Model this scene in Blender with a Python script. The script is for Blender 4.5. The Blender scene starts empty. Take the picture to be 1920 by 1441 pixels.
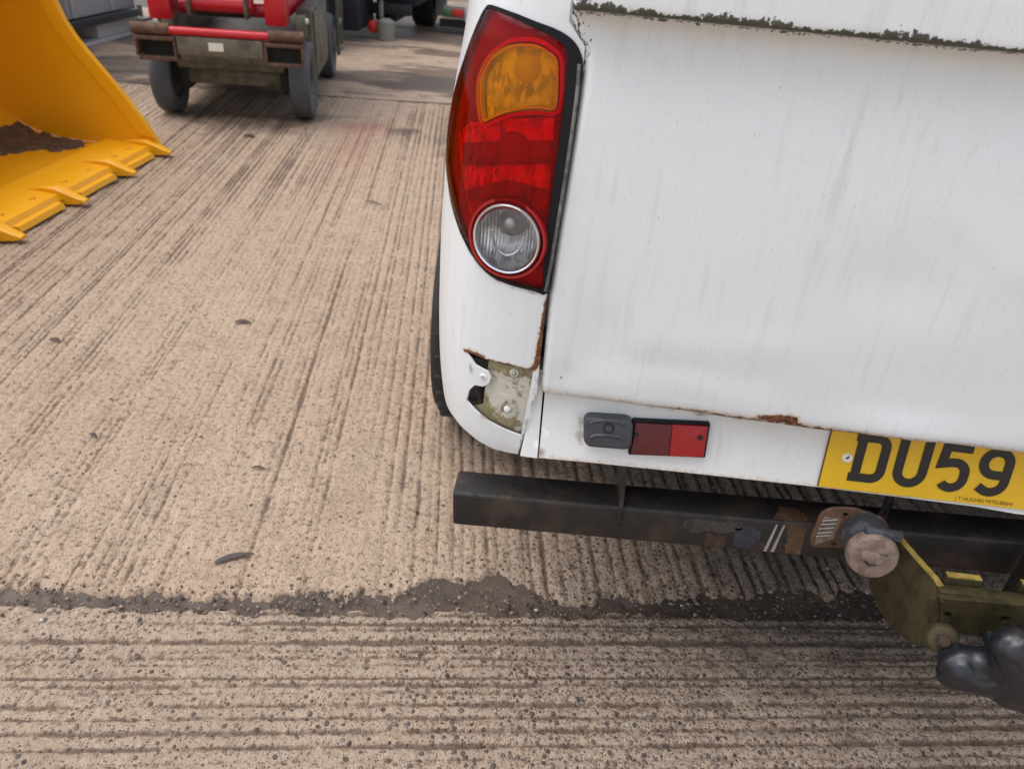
import bpy, bmesh, math, random
import numpy as np
from mathutils import Vector, Matrix
from mathutils.geometry import delaunay_2d_cdt

random.seed(7); rng = np.random.default_rng(11)
scn = bpy.context.scene
COL = scn.collection

# ------------------------------------------------------------------ camera
PW, PH, FPX = 1920.0, 1441.0, 1420.0            # photograph size and focal length in its pixels
YAW, PITCH, ROLL = (math.radians(a) for a in (-2.4, 32.28, -5.05))
CAM = np.array([-.483, -.943, 1.30])
_f = np.array([math.sin(YAW)*math.cos(PITCH), math.cos(YAW)*math.cos(PITCH), -math.sin(PITCH)])
_r = np.array([math.cos(YAW), -math.sin(YAW), 0.0]); _d = np.cross(_f, _r)
_c, _s = math.cos(ROLL), math.sin(ROLL)
RM = np.array([_c*_r + _s*_d, -_s*_r + _c*_d, _f])
cd = bpy.data.cameras.new('camera'); cam = bpy.data.objects.new('camera', cd); COL.objects.link(cam)
m = Matrix.Identity(4)
for i in range(3):
    m[i][0] = RM[0][i]; m[i][1] = -RM[1][i]; m[i][2] = -RM[2][i]; m[i][3] = CAM[i]
cam.matrix_world = m
cd.sensor_fit = 'HORIZONTAL'; cd.sensor_width = 36; cd.lens = 36*FPX/PW
cd.clip_start = .02; cd.clip_end = 500
cd.dof.use_dof = True; cd.dof.focus_distance = 1.2; cd.dof.aperture_fstop = 6.0
scn.camera = cam

# ------------------------------------------------------------------ overcast light
SUN_EL, SUN_AZ = math.radians(68), math.radians(-98)     # azimuth from +Y towards +X
w = bpy.data.worlds.new('World'); scn.world = w; w.use_nodes = True
nt = w.node_tree; nt.nodes.clear()
sky = nt.nodes.new('ShaderNodeTexSky'); sky.sky_type = 'NISHITA'; sky.sun_disc = False
sky.sun_elevation = SUN_EL; sky.sun_rotation = SUN_AZ; sky.air_density = 1.0; sky.dust_density = 2.5; sky.ozone_density = 1.0
hs = nt.nodes.new('ShaderNodeHueSaturation'); hs.inputs['Saturation'].default_value = .46
bg = nt.nodes.new('ShaderNodeBackground'); bg.inputs['Strength'].default_value = .15
wo = nt.nodes.new('ShaderNodeOutputWorld')
nt.links.new(sky.outputs[0], hs.inputs['Color']); nt.links.new(hs.outputs[0], bg.inputs[0]); nt.links.new(bg.outputs[0], wo.inputs[0])
sl = bpy.data.lights.new('sun', 'SUN'); sl.energy = 1.0; sl.angle = math.radians(60); sl.color = (1, .985, .96)
so = bpy.data.objects.new('sun', sl); COL.objects.link(so)
sd = Vector((math.sin(SUN_AZ)*math.cos(SUN_EL), math.cos(SUN_AZ)*math.cos(SUN_EL), math.sin(SUN_EL)))
so.rotation_euler = sd.to_track_quat('Z', 'Y').to_euler(); so.location = (0, -3, 6)
vs = scn.view_settings
vs.view_transform = 'Standard'; vs.look = 'None'; vs.gamma = 1; vs.use_curve_mapping = False; vs.exposure = 0.70

# ------------------------------------------------------------------ survey helpers: a photo pixel to a point on a known surface
def ray(px, py):
    return np.array([(px-PW/2)/FPX, (py-PH/2)/FPX, 1.0]) @ RM
def on_y(px, py, y): d = ray(px, py); return CAM + d*((y-CAM[1])/d[1])
def on_z(px, py, z=0.): d = ray(px, py); return CAM + d*((z-CAM[2])/d[2])
def on_x(px, py, x): d = ray(px, py); return CAM + d*((x-CAM[0])/d[0])
def project(P):
    q = RM @ (np.asarray(P, float)-CAM); return np.array([PW/2+FPX*q[0]/q[2], PH/2+FPX*q[1]/q[2]])

# ------------------------------------------------------------------ object helpers
def empty(name, loc, label, cat, group=None):
    o = bpy.data.objects.new(name, None); COL.objects.link(o); o.location = loc; o.empty_display_size = .1
    return tag(o, label, cat, group)
def tag(o, label=None, cat=None, group=None, kind=None):
    if label: o['label'] = label
    if cat: o['category'] = cat
    if group: o['group'] = group
    if kind: o['kind'] = kind
    return o
def wloc(o):
    v = Vector((0, 0, 0))
    while o is not None: v += o.location; o = o.parent
    return v
def link_mesh(name, me, mat, parent=None):
    """verts given in world space; the object keeps its parent's origin"""
    if mat: me.materials.append(mat)
    o = bpy.data.objects.new(name, me); COL.objects.link(o)
    if parent is not None:
        o.parent = parent; me.transform(Matrix.Translation(-wloc(parent)))
    return o
def finish(me, smooth=40):
    if smooth:
        me.polygons.foreach_set('use_smooth', [True]*len(me.polygons))
        me.set_sharp_from_angle(angle=math.radians(smooth))
    me.update()
def mesh(name, verts, faces, mat, parent=None, smooth=40, attrs=None):
    me = bpy.data.meshes.new(name); me.from_pydata([tuple(map(float, v)) for v in verts], [], faces)
    finish(me, smooth)
    if attrs:
        for k, vals in attrs.items():
            a = me.attributes.new(k, 'FLOAT', 'POINT'); a.data.foreach_set('value', np.asarray(vals, np.float32))
    return link_mesh(name, me, mat, parent)
def bm_obj(name, bm, mat, parent=None, smooth=40):
    bmesh.ops.recalc_face_normals(bm, faces=bm.faces)
    me = bpy.data.meshes.new(name); bm.to_mesh(me); bm.free(); finish(me, smooth)
    return link_mesh(name, me, mat, parent)
def frame(o, ex, ey, ez):
    mm = Matrix.Identity(4)
    for i in range(3): mm[i][0] = ex[i]; mm[i][1] = ey[i]; mm[i][2] = ez[i]; mm[i][3] = o[i]
    return mm
def add_box(bm, size, mat4=None, bevel=0, seg=2):
    r = bmesh.ops.create_cube(bm, size=1); vv = r['verts']
    bmesh.ops.scale(bm, vec=size, verts=vv)
    if bevel:
        es = list({e for v in vv for e in v.link_edges})
        g = bmesh.ops.bevel(bm, geom=es, offset=bevel, segments=seg, profile=.5, affect='EDGES')
        vv = list({v for f in g['faces'] for v in f.verts} | {v for v in vv if v.is_valid})
        seen = set(vv); st = list(vv)
        while st:
            v = st.pop()
            for e in v.link_edges:
                o = e.other_vert(v)
                if o not in seen: seen.add(o); st.append(o)
        vv = list(seen)
    if mat4 is not None: bmesh.ops.transform(bm, matrix=mat4, verts=vv)
    return vv
def box(name, lo, hi, mat, parent=None, bevel=.004, smooth=40, rot=None):
    lo = np.array(lo, float); hi = np.array(hi, float); bm = bmesh.new()
    mm = Matrix.Translation(Vector((lo+hi)/2))
    if rot is not None: mm = mm @ rot
    add_box(bm, Vector(hi-lo), mm, bevel)
    return bm_obj(name, bm, mat, parent, smooth)
def add_tube(bm, pts, rad, seg=12, cap=True):
    pts = [Vector(p) for p in pts]; rings = []
    n = len(pts); rad = rad if isinstance(rad, (list, tuple)) else [rad]*n
    up = None
    for i, p in enumerate(pts):
        t = (pts[min(i+1, n-1)] - pts[max(i-1, 0)]).normalized()
        if up is None:
            a = Vector((0, 0, 1)) if abs(t.z) < .9 else Vector((1, 0, 0))
            up = (a - t*a.dot(t)).normalized()
        else: up = (up - t*up.dot(t)).normalized()
        sd_ = t.cross(up)
        rings.append([bm.verts.new(p + (up*math.cos(k*2*math.pi/seg) + sd_*math.sin(k*2*math.pi/seg))*rad[i]) for k in range(seg)])
    for i in range(n-1):
        for k in range(seg):
            bm.faces.new((rings[i][k], rings[i][(k+1) % seg], rings[i+1][(k+1) % seg], rings[i+1][k]))
    if cap:
        bm.faces.new(list(reversed(rings[0]))); bm.faces.new(rings[-1])
def tube(name, pts, rad, mat, parent=None, seg=12, smooth=40):
    bm = bmesh.new(); add_tube(bm, pts, rad, seg); return bm_obj(name, bm, mat, parent, smooth)
def add_lathe(bm, prof, o, axis, seg=24):
    """prof: (radius, along) pairs, closed to the axis at both ends when radius is 0"""
    axis = Vector(axis).normalized(); a = Vector((0, 0, 1)) if abs(axis.z) < .9 else Vector((1, 0, 0))
    e1 = (a-axis*a.dot(axis)).normalized(); e2 = axis.cross(e1); o = Vector(o); rings = []
    for r, h in prof:
        if r < 1e-6: rings.append([bm.verts.new(o+axis*h)])
        else: rings.append([bm.verts.new(o+axis*h+(e1*math.cos(k*2*math.pi/seg)+e2*math.sin(k*2*math.pi/seg))*r) for k in range(seg)])
    for A, B in zip(rings, rings[1:]):
        for k in range(seg):
            k2 = (k+1) % seg
            if len(A) == 1 and len(B) == 1: continue
            if len(A) == 1: bm.faces.new((A[0], B[k2], B[k]))
            elif len(B) == 1: bm.faces.new((A[k], A[k2], B[0]))
            else: bm.faces.new((A[k], A[k2], B[k2], B[k]))
def lathe(name, prof, o, axis, mat, parent=None, seg=24, smooth=35):
    bm = bmesh.new(); add_lathe(bm, prof, o, axis, seg); return bm_obj(name, bm, mat, parent, smooth)
def poly_prism(name, pts, thick, mat, parent=None, smooth=30, bevel=0):
    """planar 3-D polygon extruded by the vector thick"""
    bm = bmesh.new(); a = [bm.verts.new(tuple(p)) for p in pts]; f = bm.faces.new(a)
    r = bmesh.ops.extrude_face_region(bm, geom=[f]); vv = [v for v in r['geom'] if isinstance(v, bmesh.types.BMVert)]
    bmesh.ops.translate(bm, vec=Vector(thick), verts=vv)
    if bevel: bmesh.ops.bevel(bm, geom=list(bm.edges), offset=bevel, segments=2, profile=.5, affect='EDGES')
    return bm_obj(name, bm, mat, parent, smooth)
def in_poly(P, poly):
    P = np.atleast_2d(P); x, y = P[:, 0], P[:, 1]; ins = np.zeros(len(P), bool); n = len(poly)
    for i in range(n):
        x1, y1 = poly[i]; x2, y2 = poly[(i+1) % n]
        if y1 == y2: continue
        c = ((y1 > y) != (y2 > y)) & (x < (x2-x1)*(y-y1)/(y2-y1)+x1); ins ^= c
    return ins
def seg_dist(P, poly, closed=True):
    P = np.atleast_2d(P); d = np.full(len(P), 1e9); n = len(poly)
    for i in range(n if closed else n-1):
        a = np.array(poly[i]); b = np.array(poly[(i+1) % n]); ab = b-a
        t = np.clip(((P-a)@ab)/max(ab@ab, 1e-12), 0, 1); d = np.minimum(d, np.linalg.norm(P-a-t[:, None]*ab, axis=1))
    return d
def densify(poly, step, closed=True):
    out = []; n = len(poly)
    for i in range(n if closed else n-1):
        a = np.array(poly[i], float); b = np.array(poly[(i+1) % n], float); k = max(1, int(np.ceil(np.linalg.norm(b-a)/step)))
        out += [tuple(a+(b-a)*j/k) for j in range(k)]
    if not closed: out.append(tuple(poly[-1]))
    return out
def smooth_poly(poly, sub=6, closed=True):
    """Catmull-Rom through the points"""
    P = [np.array(p, float) for p in poly]; n = len(P); out = []
    rngi = range(n) if closed else range(n-1)
    for i in rngi:
        p0 = P[(i-1) % n] if closed or i > 0 else P[0]; p1 = P[i]; p2 = P[(i+1) % n]
        p3 = P[(i+2) % n] if closed or i+2 < n else P[-1]
        for k in range(sub):
            t = k/sub
            out.append(tuple(.5*((2*p1)+(-p0+p2)*t+(2*p0-5*p1+4*p2-p3)*t*t+(-p0+3*p1-3*p2+p3)*t**3)))
    if not closed: out.append(tuple(P[-1]))
    return out
def sheet(name, outline, holes, step, fn, mat, parent=None, thick=.0, smooth=40, edge=None, attrs=None, extra=None, attr_fn=None):
    """thin shell: 2-D outline with holes triangulated, mapped to 3-D by fn(a,b)->(point, outward normal), thickened inwards"""
    edge = edge or step
    loops = [densify(outline, edge)] + [densify(h, edge) for h in holes]
    V, E = [], []
    for lp in loops:
        b = len(V); V += lp; E += [(b+i, b+(i+1) % len(lp)) for i in range(len(lp))]
    O = np.array(outline); lo, hi = O.min(0), O.max(0)
    gx = np.arange(lo[0]+step*.5, hi[0], step); gy = np.arange(lo[1]+step*.5, hi[1], step)
    if len(gx) and len(gy):
        G = np.stack(np.meshgrid(gx, gy), -1).reshape(-1, 2)
        if extra is not None: G = np.concatenate([G, np.array(extra)])
        ok = in_poly(G, outline)
        for h in holes: ok &= ~in_poly(G, h)
        for lp in [outline]+list(holes): ok &= seg_dist(G, lp) > edge*.45
        V += [tuple(g) for g in G[ok]]
    vo, eo, fo, *_ = delaunay_2d_cdt([Vector(v) for v in V], E, [], 0, 1e-7)
    Vn = np.array([(v.x, v.y) for v in vo]); cen = np.array([Vn[list(f)].mean(0) for f in fo])
    keep = in_poly(cen, outline)
    for h in holes: keep &= ~in_poly(cen, h)
    F = [tuple(f) for f, k in zip(fo, keep) if k]
    used = sorted({i for f in F for i in f}); ix = {o: n for n, o in enumerate(used)}
    Vn = Vn[used]; F = [tuple(ix[i] for i in f) for f in F]
    PN = [fn(a, b) for a, b in Vn]; P = np.array([p for p, _ in PN]); N = np.array([n for _, n in PN])
    # orient outwards
    a, b, c = (P[[f[k] for f in F]] for k in range(3)); g = np.cross(b-a, c-a)
    if (g*N[[f[0] for f in F]]).sum() < 0: F = [f[::-1] for f in F]
    verts = list(P); faces = list(F)
    uv = list(Vn)
    if thick:
        n = len(P); verts += list(P-N*thick); uv += list(Vn)
        faces += [tuple(i+n for i in f[::-1]) for f in F]
        cnt = {}
        for f in F:
            for i in range(3):
                e = (f[i], f[(i+1) % 3]); cnt[e] = 1
        for (i, j) in list(cnt):
            if (j, i) not in cnt: faces.append((j, i, i+n, j+n))
    at = {k: f_(np.array(uv)) for k, f_ in attr_fn.items()} if attr_fn else None
    return mesh(name, verts, faces, mat, parent, smooth, at)

# ------------------------------------------------------------------ numpy value noise
_NT = {}
def vnoise(x, y, seed=0):
    if seed not in _NT: _NT[seed] = np.random.default_rng(seed).random((256, 256))
    T = _NT[seed]
    xi = np.floor(x).astype(int); yi = np.floor(y).astype(int); fx = x-xi; fy = y-yi
    fx = fx*fx*(3-2*fx); fy = fy*fy*(3-2*fy)
    g = lambda i, j: T[i % 256, j % 256]
    return (g(xi, yi)*(1-fx)+g(xi+1, yi)*fx)*(1-fy)+(g(xi, yi+1)*(1-fx)+g(xi+1, yi+1)*fx)*fy
def fbm(x, y, seed=0, oct=4):
    s = 0; a = 1; t = 0
    for k in range(oct): s = s+a*vnoise(x*2**k, y*2**k, seed+k); t += a; a *= .5
    return s/t
def sstep(a, b, x): t = np.clip((x-a)/(b-a), 0, 1); return t*t*(3-2*t)

# ------------------------------------------------------------------ materials
class NT:
    def __init__(s, name):
        s.m = bpy.data.materials.new(name); s.m.use_nodes = True; s.t = s.m.node_tree; s.t.nodes.clear()
        s.out = s.n('ShaderNodeOutputMaterial'); s._geo = None
    def n(s, typ, **k):
        x = s.t.nodes.new(typ)
        for a, b in k.items(): setattr(x, a, b)
        return x
    def l(s, a, b): s.t.links.new(a, b)
    def set(s, inp, v):
        if isinstance(v, bpy.types.NodeSocket): s.l(v, inp)
        elif isinstance(v, (tuple, list)) and len(v) == 3 and inp.type == 'RGBA': inp.default_value = (*v, 1)
        else: inp.default_value = v
    def pos(s):
        if s._geo is None: s._geo = s.n('ShaderNodeNewGeometry').outputs['Position']
        return s._geo
    def vec(s, scale=(1, 1, 1), loc=(0, 0, 0), rot=(0, 0, 0)):
        x = s.n('ShaderNodeMapping'); s.l(s.pos(), x.inputs[0]); x.inputs['Location'].default_value = loc
        x.inputs['Scale'].default_value = scale; x.inputs['Rotation'].default_value = rot; return x.outputs[0]
    def noise(s, scale, detail=4, rough=.55, vec=None, dist=0):
        x = s.n('ShaderNodeTexNoise'); s.set(x.inputs['Vector'], vec or s.pos()); x.inputs['Scale'].default_value = scale
        x.inputs['Detail'].default_value = detail; x.inputs['Roughness'].default_value = rough; x.inputs['Distortion'].default_value = dist
        return x.outputs['Fac']
    def vor(s, scale, feature='F1', vec=None, rnd=1):
        x = s.n('ShaderNodeTexVoronoi', feature=feature); s.set(x.inputs['Vector'], vec or s.pos()); x.inputs['Scale'].default_value = scale
        x.inputs['Randomness'].default_value = rnd; return x
    def math(s, op, a, b=None, c=None, clamp=False):
        x = s.n('ShaderNodeMath', operation=op, use_clamp=clamp); s.set(x.inputs[0], a)
        if b is not None: s.set(x.inputs[1], b)
        if c is not None: s.set(x.inputs[2], c)
        return x.outputs[0]
    def rng(s, v, a, b, c=0., d=1., smooth=True):
        x = s.n('ShaderNodeMapRange', interpolation_type='SMOOTHSTEP' if smooth else 'LINEAR'); s.set(x.inputs[0], v)
        for i, q in enumerate((a, b, c, d)): s.set(x.inputs[i+1], q)
        return x.outputs[0]
    def mix(s, f, a, b, blend='MIX'):
        x = s.n('ShaderNodeMix', data_type='RGBA', blend_type=blend); s.set(x.inputs[0], f); s.set(x.inputs[6], a); s.set(x.inputs[7], b); return x.outputs[2]
    def attr(s, name): return s.n('ShaderNodeAttribute', attribute_name=name).outputs['Fac']
    def ramp(s, f, stops, mode='LINEAR'):
        x = s.n('ShaderNodeValToRGB'); cr = x.color_ramp; cr.interpolation = mode
        while len(cr.elements) < len(stops): cr.elements.new(.5)
        for e, (p, c) in zip(cr.elements, stops): e.position = p; e.color = (*c, 1) if len(c) == 3 else c
        s.l(f, x.inputs[0]); return x.outputs[0]
    def bump(s, h, strength=.3, dist=.002, normal=None):
        x = s.n('ShaderNodeBump'); s.set(x.inputs['Strength'], strength); x.inputs['Distance'].default_value = dist; s.l(h, x.inputs['Height'])
        if normal is not None: s.l(normal, x.inputs['Normal'])
        return x.outputs[0]
    def bsdf(s, color=None, rough=.5, metal=0, spec=.5, coat=0, normal=None, coat_rough=.08):
        x = s.n('ShaderNodeBsdfPrincipled')
        s.set(x.inputs['Base Color'], color); s.set(x.inputs['Roughness'], rough); s.set(x.inputs['Metallic'], metal)
        x.inputs['Specular IOR Level'].default_value = spec; x.inputs['Coat Weight'].default_value = coat; x.inputs['Coat Roughness'].default_value = coat_rough
        if normal is not None: s.l(normal, x.inputs['Normal'])
        return x.outputs[0]
    def done(s, shader): s.l(shader, s.out.inputs[0]); return s.m

def mat_paint(name, base, rust=True):
    t = NT(name)
    big = t.noise(2.2, 3); streak = t.noise(1, 5, .6, t.vec((95, 95, 7))); fine = t.noise(1, 3, .6, t.vec((330, 330, 45)))
    c = t.mix(t.rng(big, .3, .7), tuple(v*.97 for v in base), base)
    dirt = t.math('MULTIPLY', t.rng(streak, .5, .78), t.rng(t.noise(5, 3), .38, .7))
    c = t.mix(t.math('MULTIPLY', dirt, .42), c, (.46, .43, .385))
    run = t.math('MULTIPLY', t.rng(t.noise(1, 4, .6, t.vec((38, 38, 1.6))), .56, .72), t.rng(t.noise(7, 3), .35, .65)); c = t.mix(t.math('MULTIPLY', run, .30), c, (.48, .45, .40))
    peb = t.noise(1, 2, .5, t.vec((240, 240, 120))); c = t.mix(t.rng(peb, .64, .76, 0, .22), c, (.36, .35, .33))
    spk = t.vor(62); sp2 = t.n('ShaderNodeSeparateColor'); t.l(spk.outputs['Color'], sp2.inputs[0])
    dot = t.math('MULTIPLY', t.math('LESS_THAN', spk.outputs['Distance'], t.math('MULTIPLY', sp2.outputs[1], .14)), t.math('GREATER_THAN', sp2.outputs[0], .95))
    c = t.mix(t.math('MULTIPLY', dot, .6), c, (.10, .09, .08))
    g = t.attr('grime'); gn = t.noise(38, 5, .65)
    gm = t.rng(t.math('ADD', g, t.math('MULTIPLY', t.math('SUBTRACT', gn, .5), 1.3)), .45, .8)
    c = t.mix(t.math('MULTIPLY', gm, .8), c, t.mix(t.noise(60, 3), (.16, .145, .09), (.30, .24, .15)))
    ms = t.attr('moss'); mn = t.noise(1, 5, .7, t.vec((170, 170, 120)))
    mm_ = t.rng(t.math('ADD', ms, t.math('MULTIPLY', t.math('SUBTRACT', mn, .5), 2.2)), .52, .6)
    c = t.mix(mm_, c, t.mix(t.noise(120, 2), (.035, .04, .03), (.10, .10, .075)))
    rs = t.attr('rust'); rn = t.noise(110, 5, .65)
    rv = t.math('ADD', rs, t.math('MULTIPLY', t.math('SUBTRACT', rn, .5), 1.1))
    halo = t.rng(rv, .12, .55); core = t.rng(rv, .5, .62)
    c = t.mix(t.math('MULTIPLY', halo, .55), c, (.50, .30, .15))
    c = t.mix(core, c, t.mix(t.rng(t.noise(200, 3), .35, .65), (.055, .02, .012), (.24, .085, .03)))
    h = t.math('ADD', t.math('MULTIPLY', fine, .5), t.math('MULTIPLY', streak, .55))
    h2 = t.math('ADD', h, t.math('MULTIPLY', core, -.5))
    nrm = t.bump(h2, .45, .0013)
    r = t.math('ADD', t.math('ADD', .27, t.math('MULTIPLY', core, .5)), t.math('MULTIPLY', mm_, .4))
    return t.done(t.bsdf(c, r, coat=.15, normal=nrm, coat_rough=.18))
def mat_simple(name, col, rough=.5, metal=0, spec=.5, coat=0, var=.25, scale=30, bump=.15, bdist=.001):
    t = NT(name); n = t.noise(scale, 5, .6)
    c = t.mix(n, tuple(v*(1-var) for v in col), tuple(min(1, v*(1+var)) for v in col))
    nrm = t.bump(t.noise(scale*6, 3), bump, bdist) if bump else None
    return t.done(t.bsdf(c, t.rng(t.noise(scale*2, 3), .2, .8, max(.02, rough-.1), min(1, rough+.1)), metal, spec, coat, nrm))
def mat_worn(name, base, second, third, rough=.6, metal=.2, scale=25, thr=(.45, .6), thr3=(.58, .68), bump=.3):
    """coating worn to a second colour with a third showing in spots"""
    t = NT(name); a = t.noise(scale, 6, .62); b = t.noise(scale*.45, 5, .65, t.vec(loc=(3, 5, 7))); f = t.noise(scale*5, 4, .6)
    c = t.mix(t.rng(a, *thr), base, second); c = t.mix(t.rng(b, *thr3), c, third)
    c = t.mix(t.rng(f, .35, .75, 0, .35), c, tuple(v*.5 for v in base))
    return t.done(t.bsdf(c, t.rng(f, .3, .7, rough-.12, rough+.12), metal, normal=t.bump(f, bump, .0015)))
def mat_lens(name, tint, rough=.06, body=(.16, .30), gloss=.6):
    """moulded plastic lens: tinted see-through layer under a reflecting skin"""
    t = NT(name); nrm = t.bump(t.noise(90, 4, .6), .12, .001)
    tr = t.n('ShaderNodeBsdfTransparent'); tr.inputs[0].default_value = (*tint, 1)
    gl = t.n('ShaderNodeBsdfGlossy'); gl.inputs['Roughness'].default_value = rough; gl.inputs[0].default_value = (gloss, gloss, gloss, 1); t.l(nrm, gl.inputs['Normal'])
    fr = t.n('ShaderNodeFresnel'); fr.inputs[0].default_value = 1.38; t.l(nrm, fr.inputs['Normal'])
    mx = t.n('ShaderNodeMixShader'); t.l(fr.outputs[0], mx.inputs[0]); t.l(tr.outputs[0], mx.inputs[1]); t.l(gl.outputs[0], mx.inputs[2])
    df = t.n('ShaderNodeBsdfDiffuse'); df.inputs[0].default_value = (*[v*.85 for v in tint], 1)
    m2 = t.n('ShaderNodeMixShader'); t.l(t.rng(t.noise(25, 5), .35, .8, *body), m2.inputs[0]); t.l(mx.outputs[0], m2.inputs[1]); t.l(df.outputs[0], m2.inputs[2])
    return t.done(m2.outputs[0])
def mat_reflector(name, col=(.85, .85, .85), fl=(260, 260, 0), facet=140, metal=.55, rough=.3, strength=.9, stripe=75):
    t = NT(name); v = t.vor(facet); wv = t.n('ShaderNodeTexWave'); wv.inputs['Scale'].default_value = 1; t.l(t.vec(fl), wv.inputs[0]); wv.inputs['Distortion'].default_value = .3
    h = t.math('ADD', wv.outputs['Fac'], t.math('MULTIPLY', v.outputs['Distance'], .8))
    cell = t.vor(1, vec=t.vec((stripe*2.2, stripe*2.2, stripe))); cs = t.n('ShaderNodeSeparateColor'); t.l(cell.outputs['Color'], cs.inputs[0])
    lum = t.rng(t.math('ADD', t.math('MULTIPLY', cs.outputs[0], .45), t.math('MULTIPLY', t.noise(38, 3), 1.1)), .48, .98, 0, 1)
    c = t.mix(lum, tuple(x*.42 for x in col), col)
    return t.done(t.bsdf(c, rough, metal, normal=t.bump(h, strength, .003)))

M = {}
M['white'] = mat_paint('white_paint', (.755, .785, .79))
M['white2'] = mat_paint('white_paint_dirty', (.765, .775, .755))
M['rubber'] = mat_simple('black_rubber', (.018, .018, .02), .5, var=.4, scale=60)
M['gasket'] = mat_simple('lamp_gasket', (.010, .010, .012), .6, spec=.2, var=.4, scale=90)
M['black'] = mat_simple('black_plastic', (.045, .047, .056), .45, var=.3, scale=50)
M['dark'] = mat_simple('underbody_dark', (.022, .02, .018), .8, var=.4, scale=12)
M['tyre'] = mat_simple('tyre_rubber', (.025, .024, .024), .75, var=.35, scale=40, bump=.4)
M['red_lens'] = mat_lens('red_lens', (1, .010, .018), .09, (.03, .09), .55)
M['amber_lens'] = mat_lens('amber_lens', (1, .53, .008), .07, (.06, .16), .5)
M['clear_lens'] = mat_lens('clear_lens', (.95, .96, .97), .04, (.01, .06), .9)
M['housing'] = mat_simple('lamp_housing', (.24, .23, .23), .45, var=.2, scale=30)
M['refl'] = mat_reflector('lamp_reflector', (1, 1, 1), (230, 230, 0), 150, 0, .4, .35)
M['refl_amber'] = mat_reflector('amber_reflector', (1, 1, 1), (170, 170, 0), 120, 0, .4, .4)
M['refl_rev'] = mat_reflector('reverse_reflector', (1, 1, 1), (70, 70, 70), 75, .45, .22, .7, 45)
M['bulb'] = mat_simple('bulb', (.40, .38, .38), .35, var=.3)
M['steel'] = mat_simple('bare_steel', (.45, .43, .40), .4, .8, var=.3, scale=80)
M['silver'] = mat_simple('lamp_rim', (.75, .76, .78), .2, .8, var=.15, scale=60, bump=.05)
M['marker_dark'] = mat_simple('marker_dark_red', (.085, .006, .009), .3, coat=.2, var=.2, scale=20, bump=.05)
M['marker_red'] = mat_simple('marker_red', (.30, .004, .008), .3, coat=.2, var=.15, scale=20, bump=.05)
M['plate_y'] = mat_simple('plate_yellow', (.70, .42, .008), .35, coat=.2, var=.10, scale=8, bump=.03)
M['plate_k'] = mat_simple('plate_black', (.012, .012, .012), .35, var=.2, bump=0)
M['plate_edge'] = mat_simple('plate_edge', (.10, .05, .015), .7, var=.4)
M['beam'] = mat_worn('tow_beam', (.020, .0165, .015), (.058, .037, .026), (.085, .054, .036), .62, .1, 12, (.45, .65), (.6, .72))
M['rust'] = mat_worn('rusty_steel', (.10, .055, .035), (.17, .09, .055), (.07, .05, .045), .8, .1, 30)
M['zinc'] = mat_worn('yellow_zinc', (.068, .054, .022), (.034, .029, .015), (.105, .08, .03), .48, .32, 34, (.45, .62), (.55, .68))
M['zinc_edge'] = mat_worn('yellow_zinc_edge', (.50, .36, .09), (.28, .20, .05), (.55, .44, .18), .45, .4, 40)
M['beige'] = mat_worn('socket_beige', (.23, .17, .13), (.14, .10, .075), (.30, .235, .19), .6, 0, 45)
M['socket_k'] = mat_worn('socket_black', (.03, .033, .04), (.07, .075, .09), (.2, .19, .18), .55, 0, 35, (.45, .6), (.62, .72))
M['cover'] = mat_simple('cover_vinyl', (.011, .012, .016), .38, spec=.6, var=.3, scale=20, bump=.06, bdist=.002)
M['bucket'] = mat_simple('bucket_yellow', (.80, .37, .004), .42, var=.05, scale=3, bump=.02)
M['soil'] = mat_worn('soil', (.09, .055, .03), (.15, .09, .045), (.06, .04, .025), .9, 0, 25)
M['lift_red'] = mat_simple('lift_red', (.55, .012, .022), .35, coat=.2, var=.15, scale=8)
M['lift_grey'] = mat_worn('lift_grey', (.155, .14, .10), (.095, .08, .055), (.075, .045, .028), .6, .1, 8)
M['lift_tyre'] = mat_simple('lift_tyre', (.062, .070, .082), .55, var=.45, scale=12)
M['label'] = mat_simple('label_cream', (.75, .72, .6), .5, var=.08)
M['cab_grey'] = mat_simple('cabin_grey', (.46, .47, .49), .5, var=.08, scale=3)
M['cab_white'] = mat_simple('cabin_white', (.55, .55, .54), .6, var=.1, scale=5)
M['glass'] = mat_simple('dark_glass', (.02, .025, .03), .08, coat=.5, var=.1, bump=0)
M['orange'] = mat_simple('signal_red', (.55, .03, .02), .4, var=.2)
M['canister'] = mat_simple('canister_grey', (.24, .24, .205), .5, var=.2)
M['leaf'] = mat_simple('dead_leaf', (.075, .06, .05), .8, var=.4, scale=60)

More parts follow.
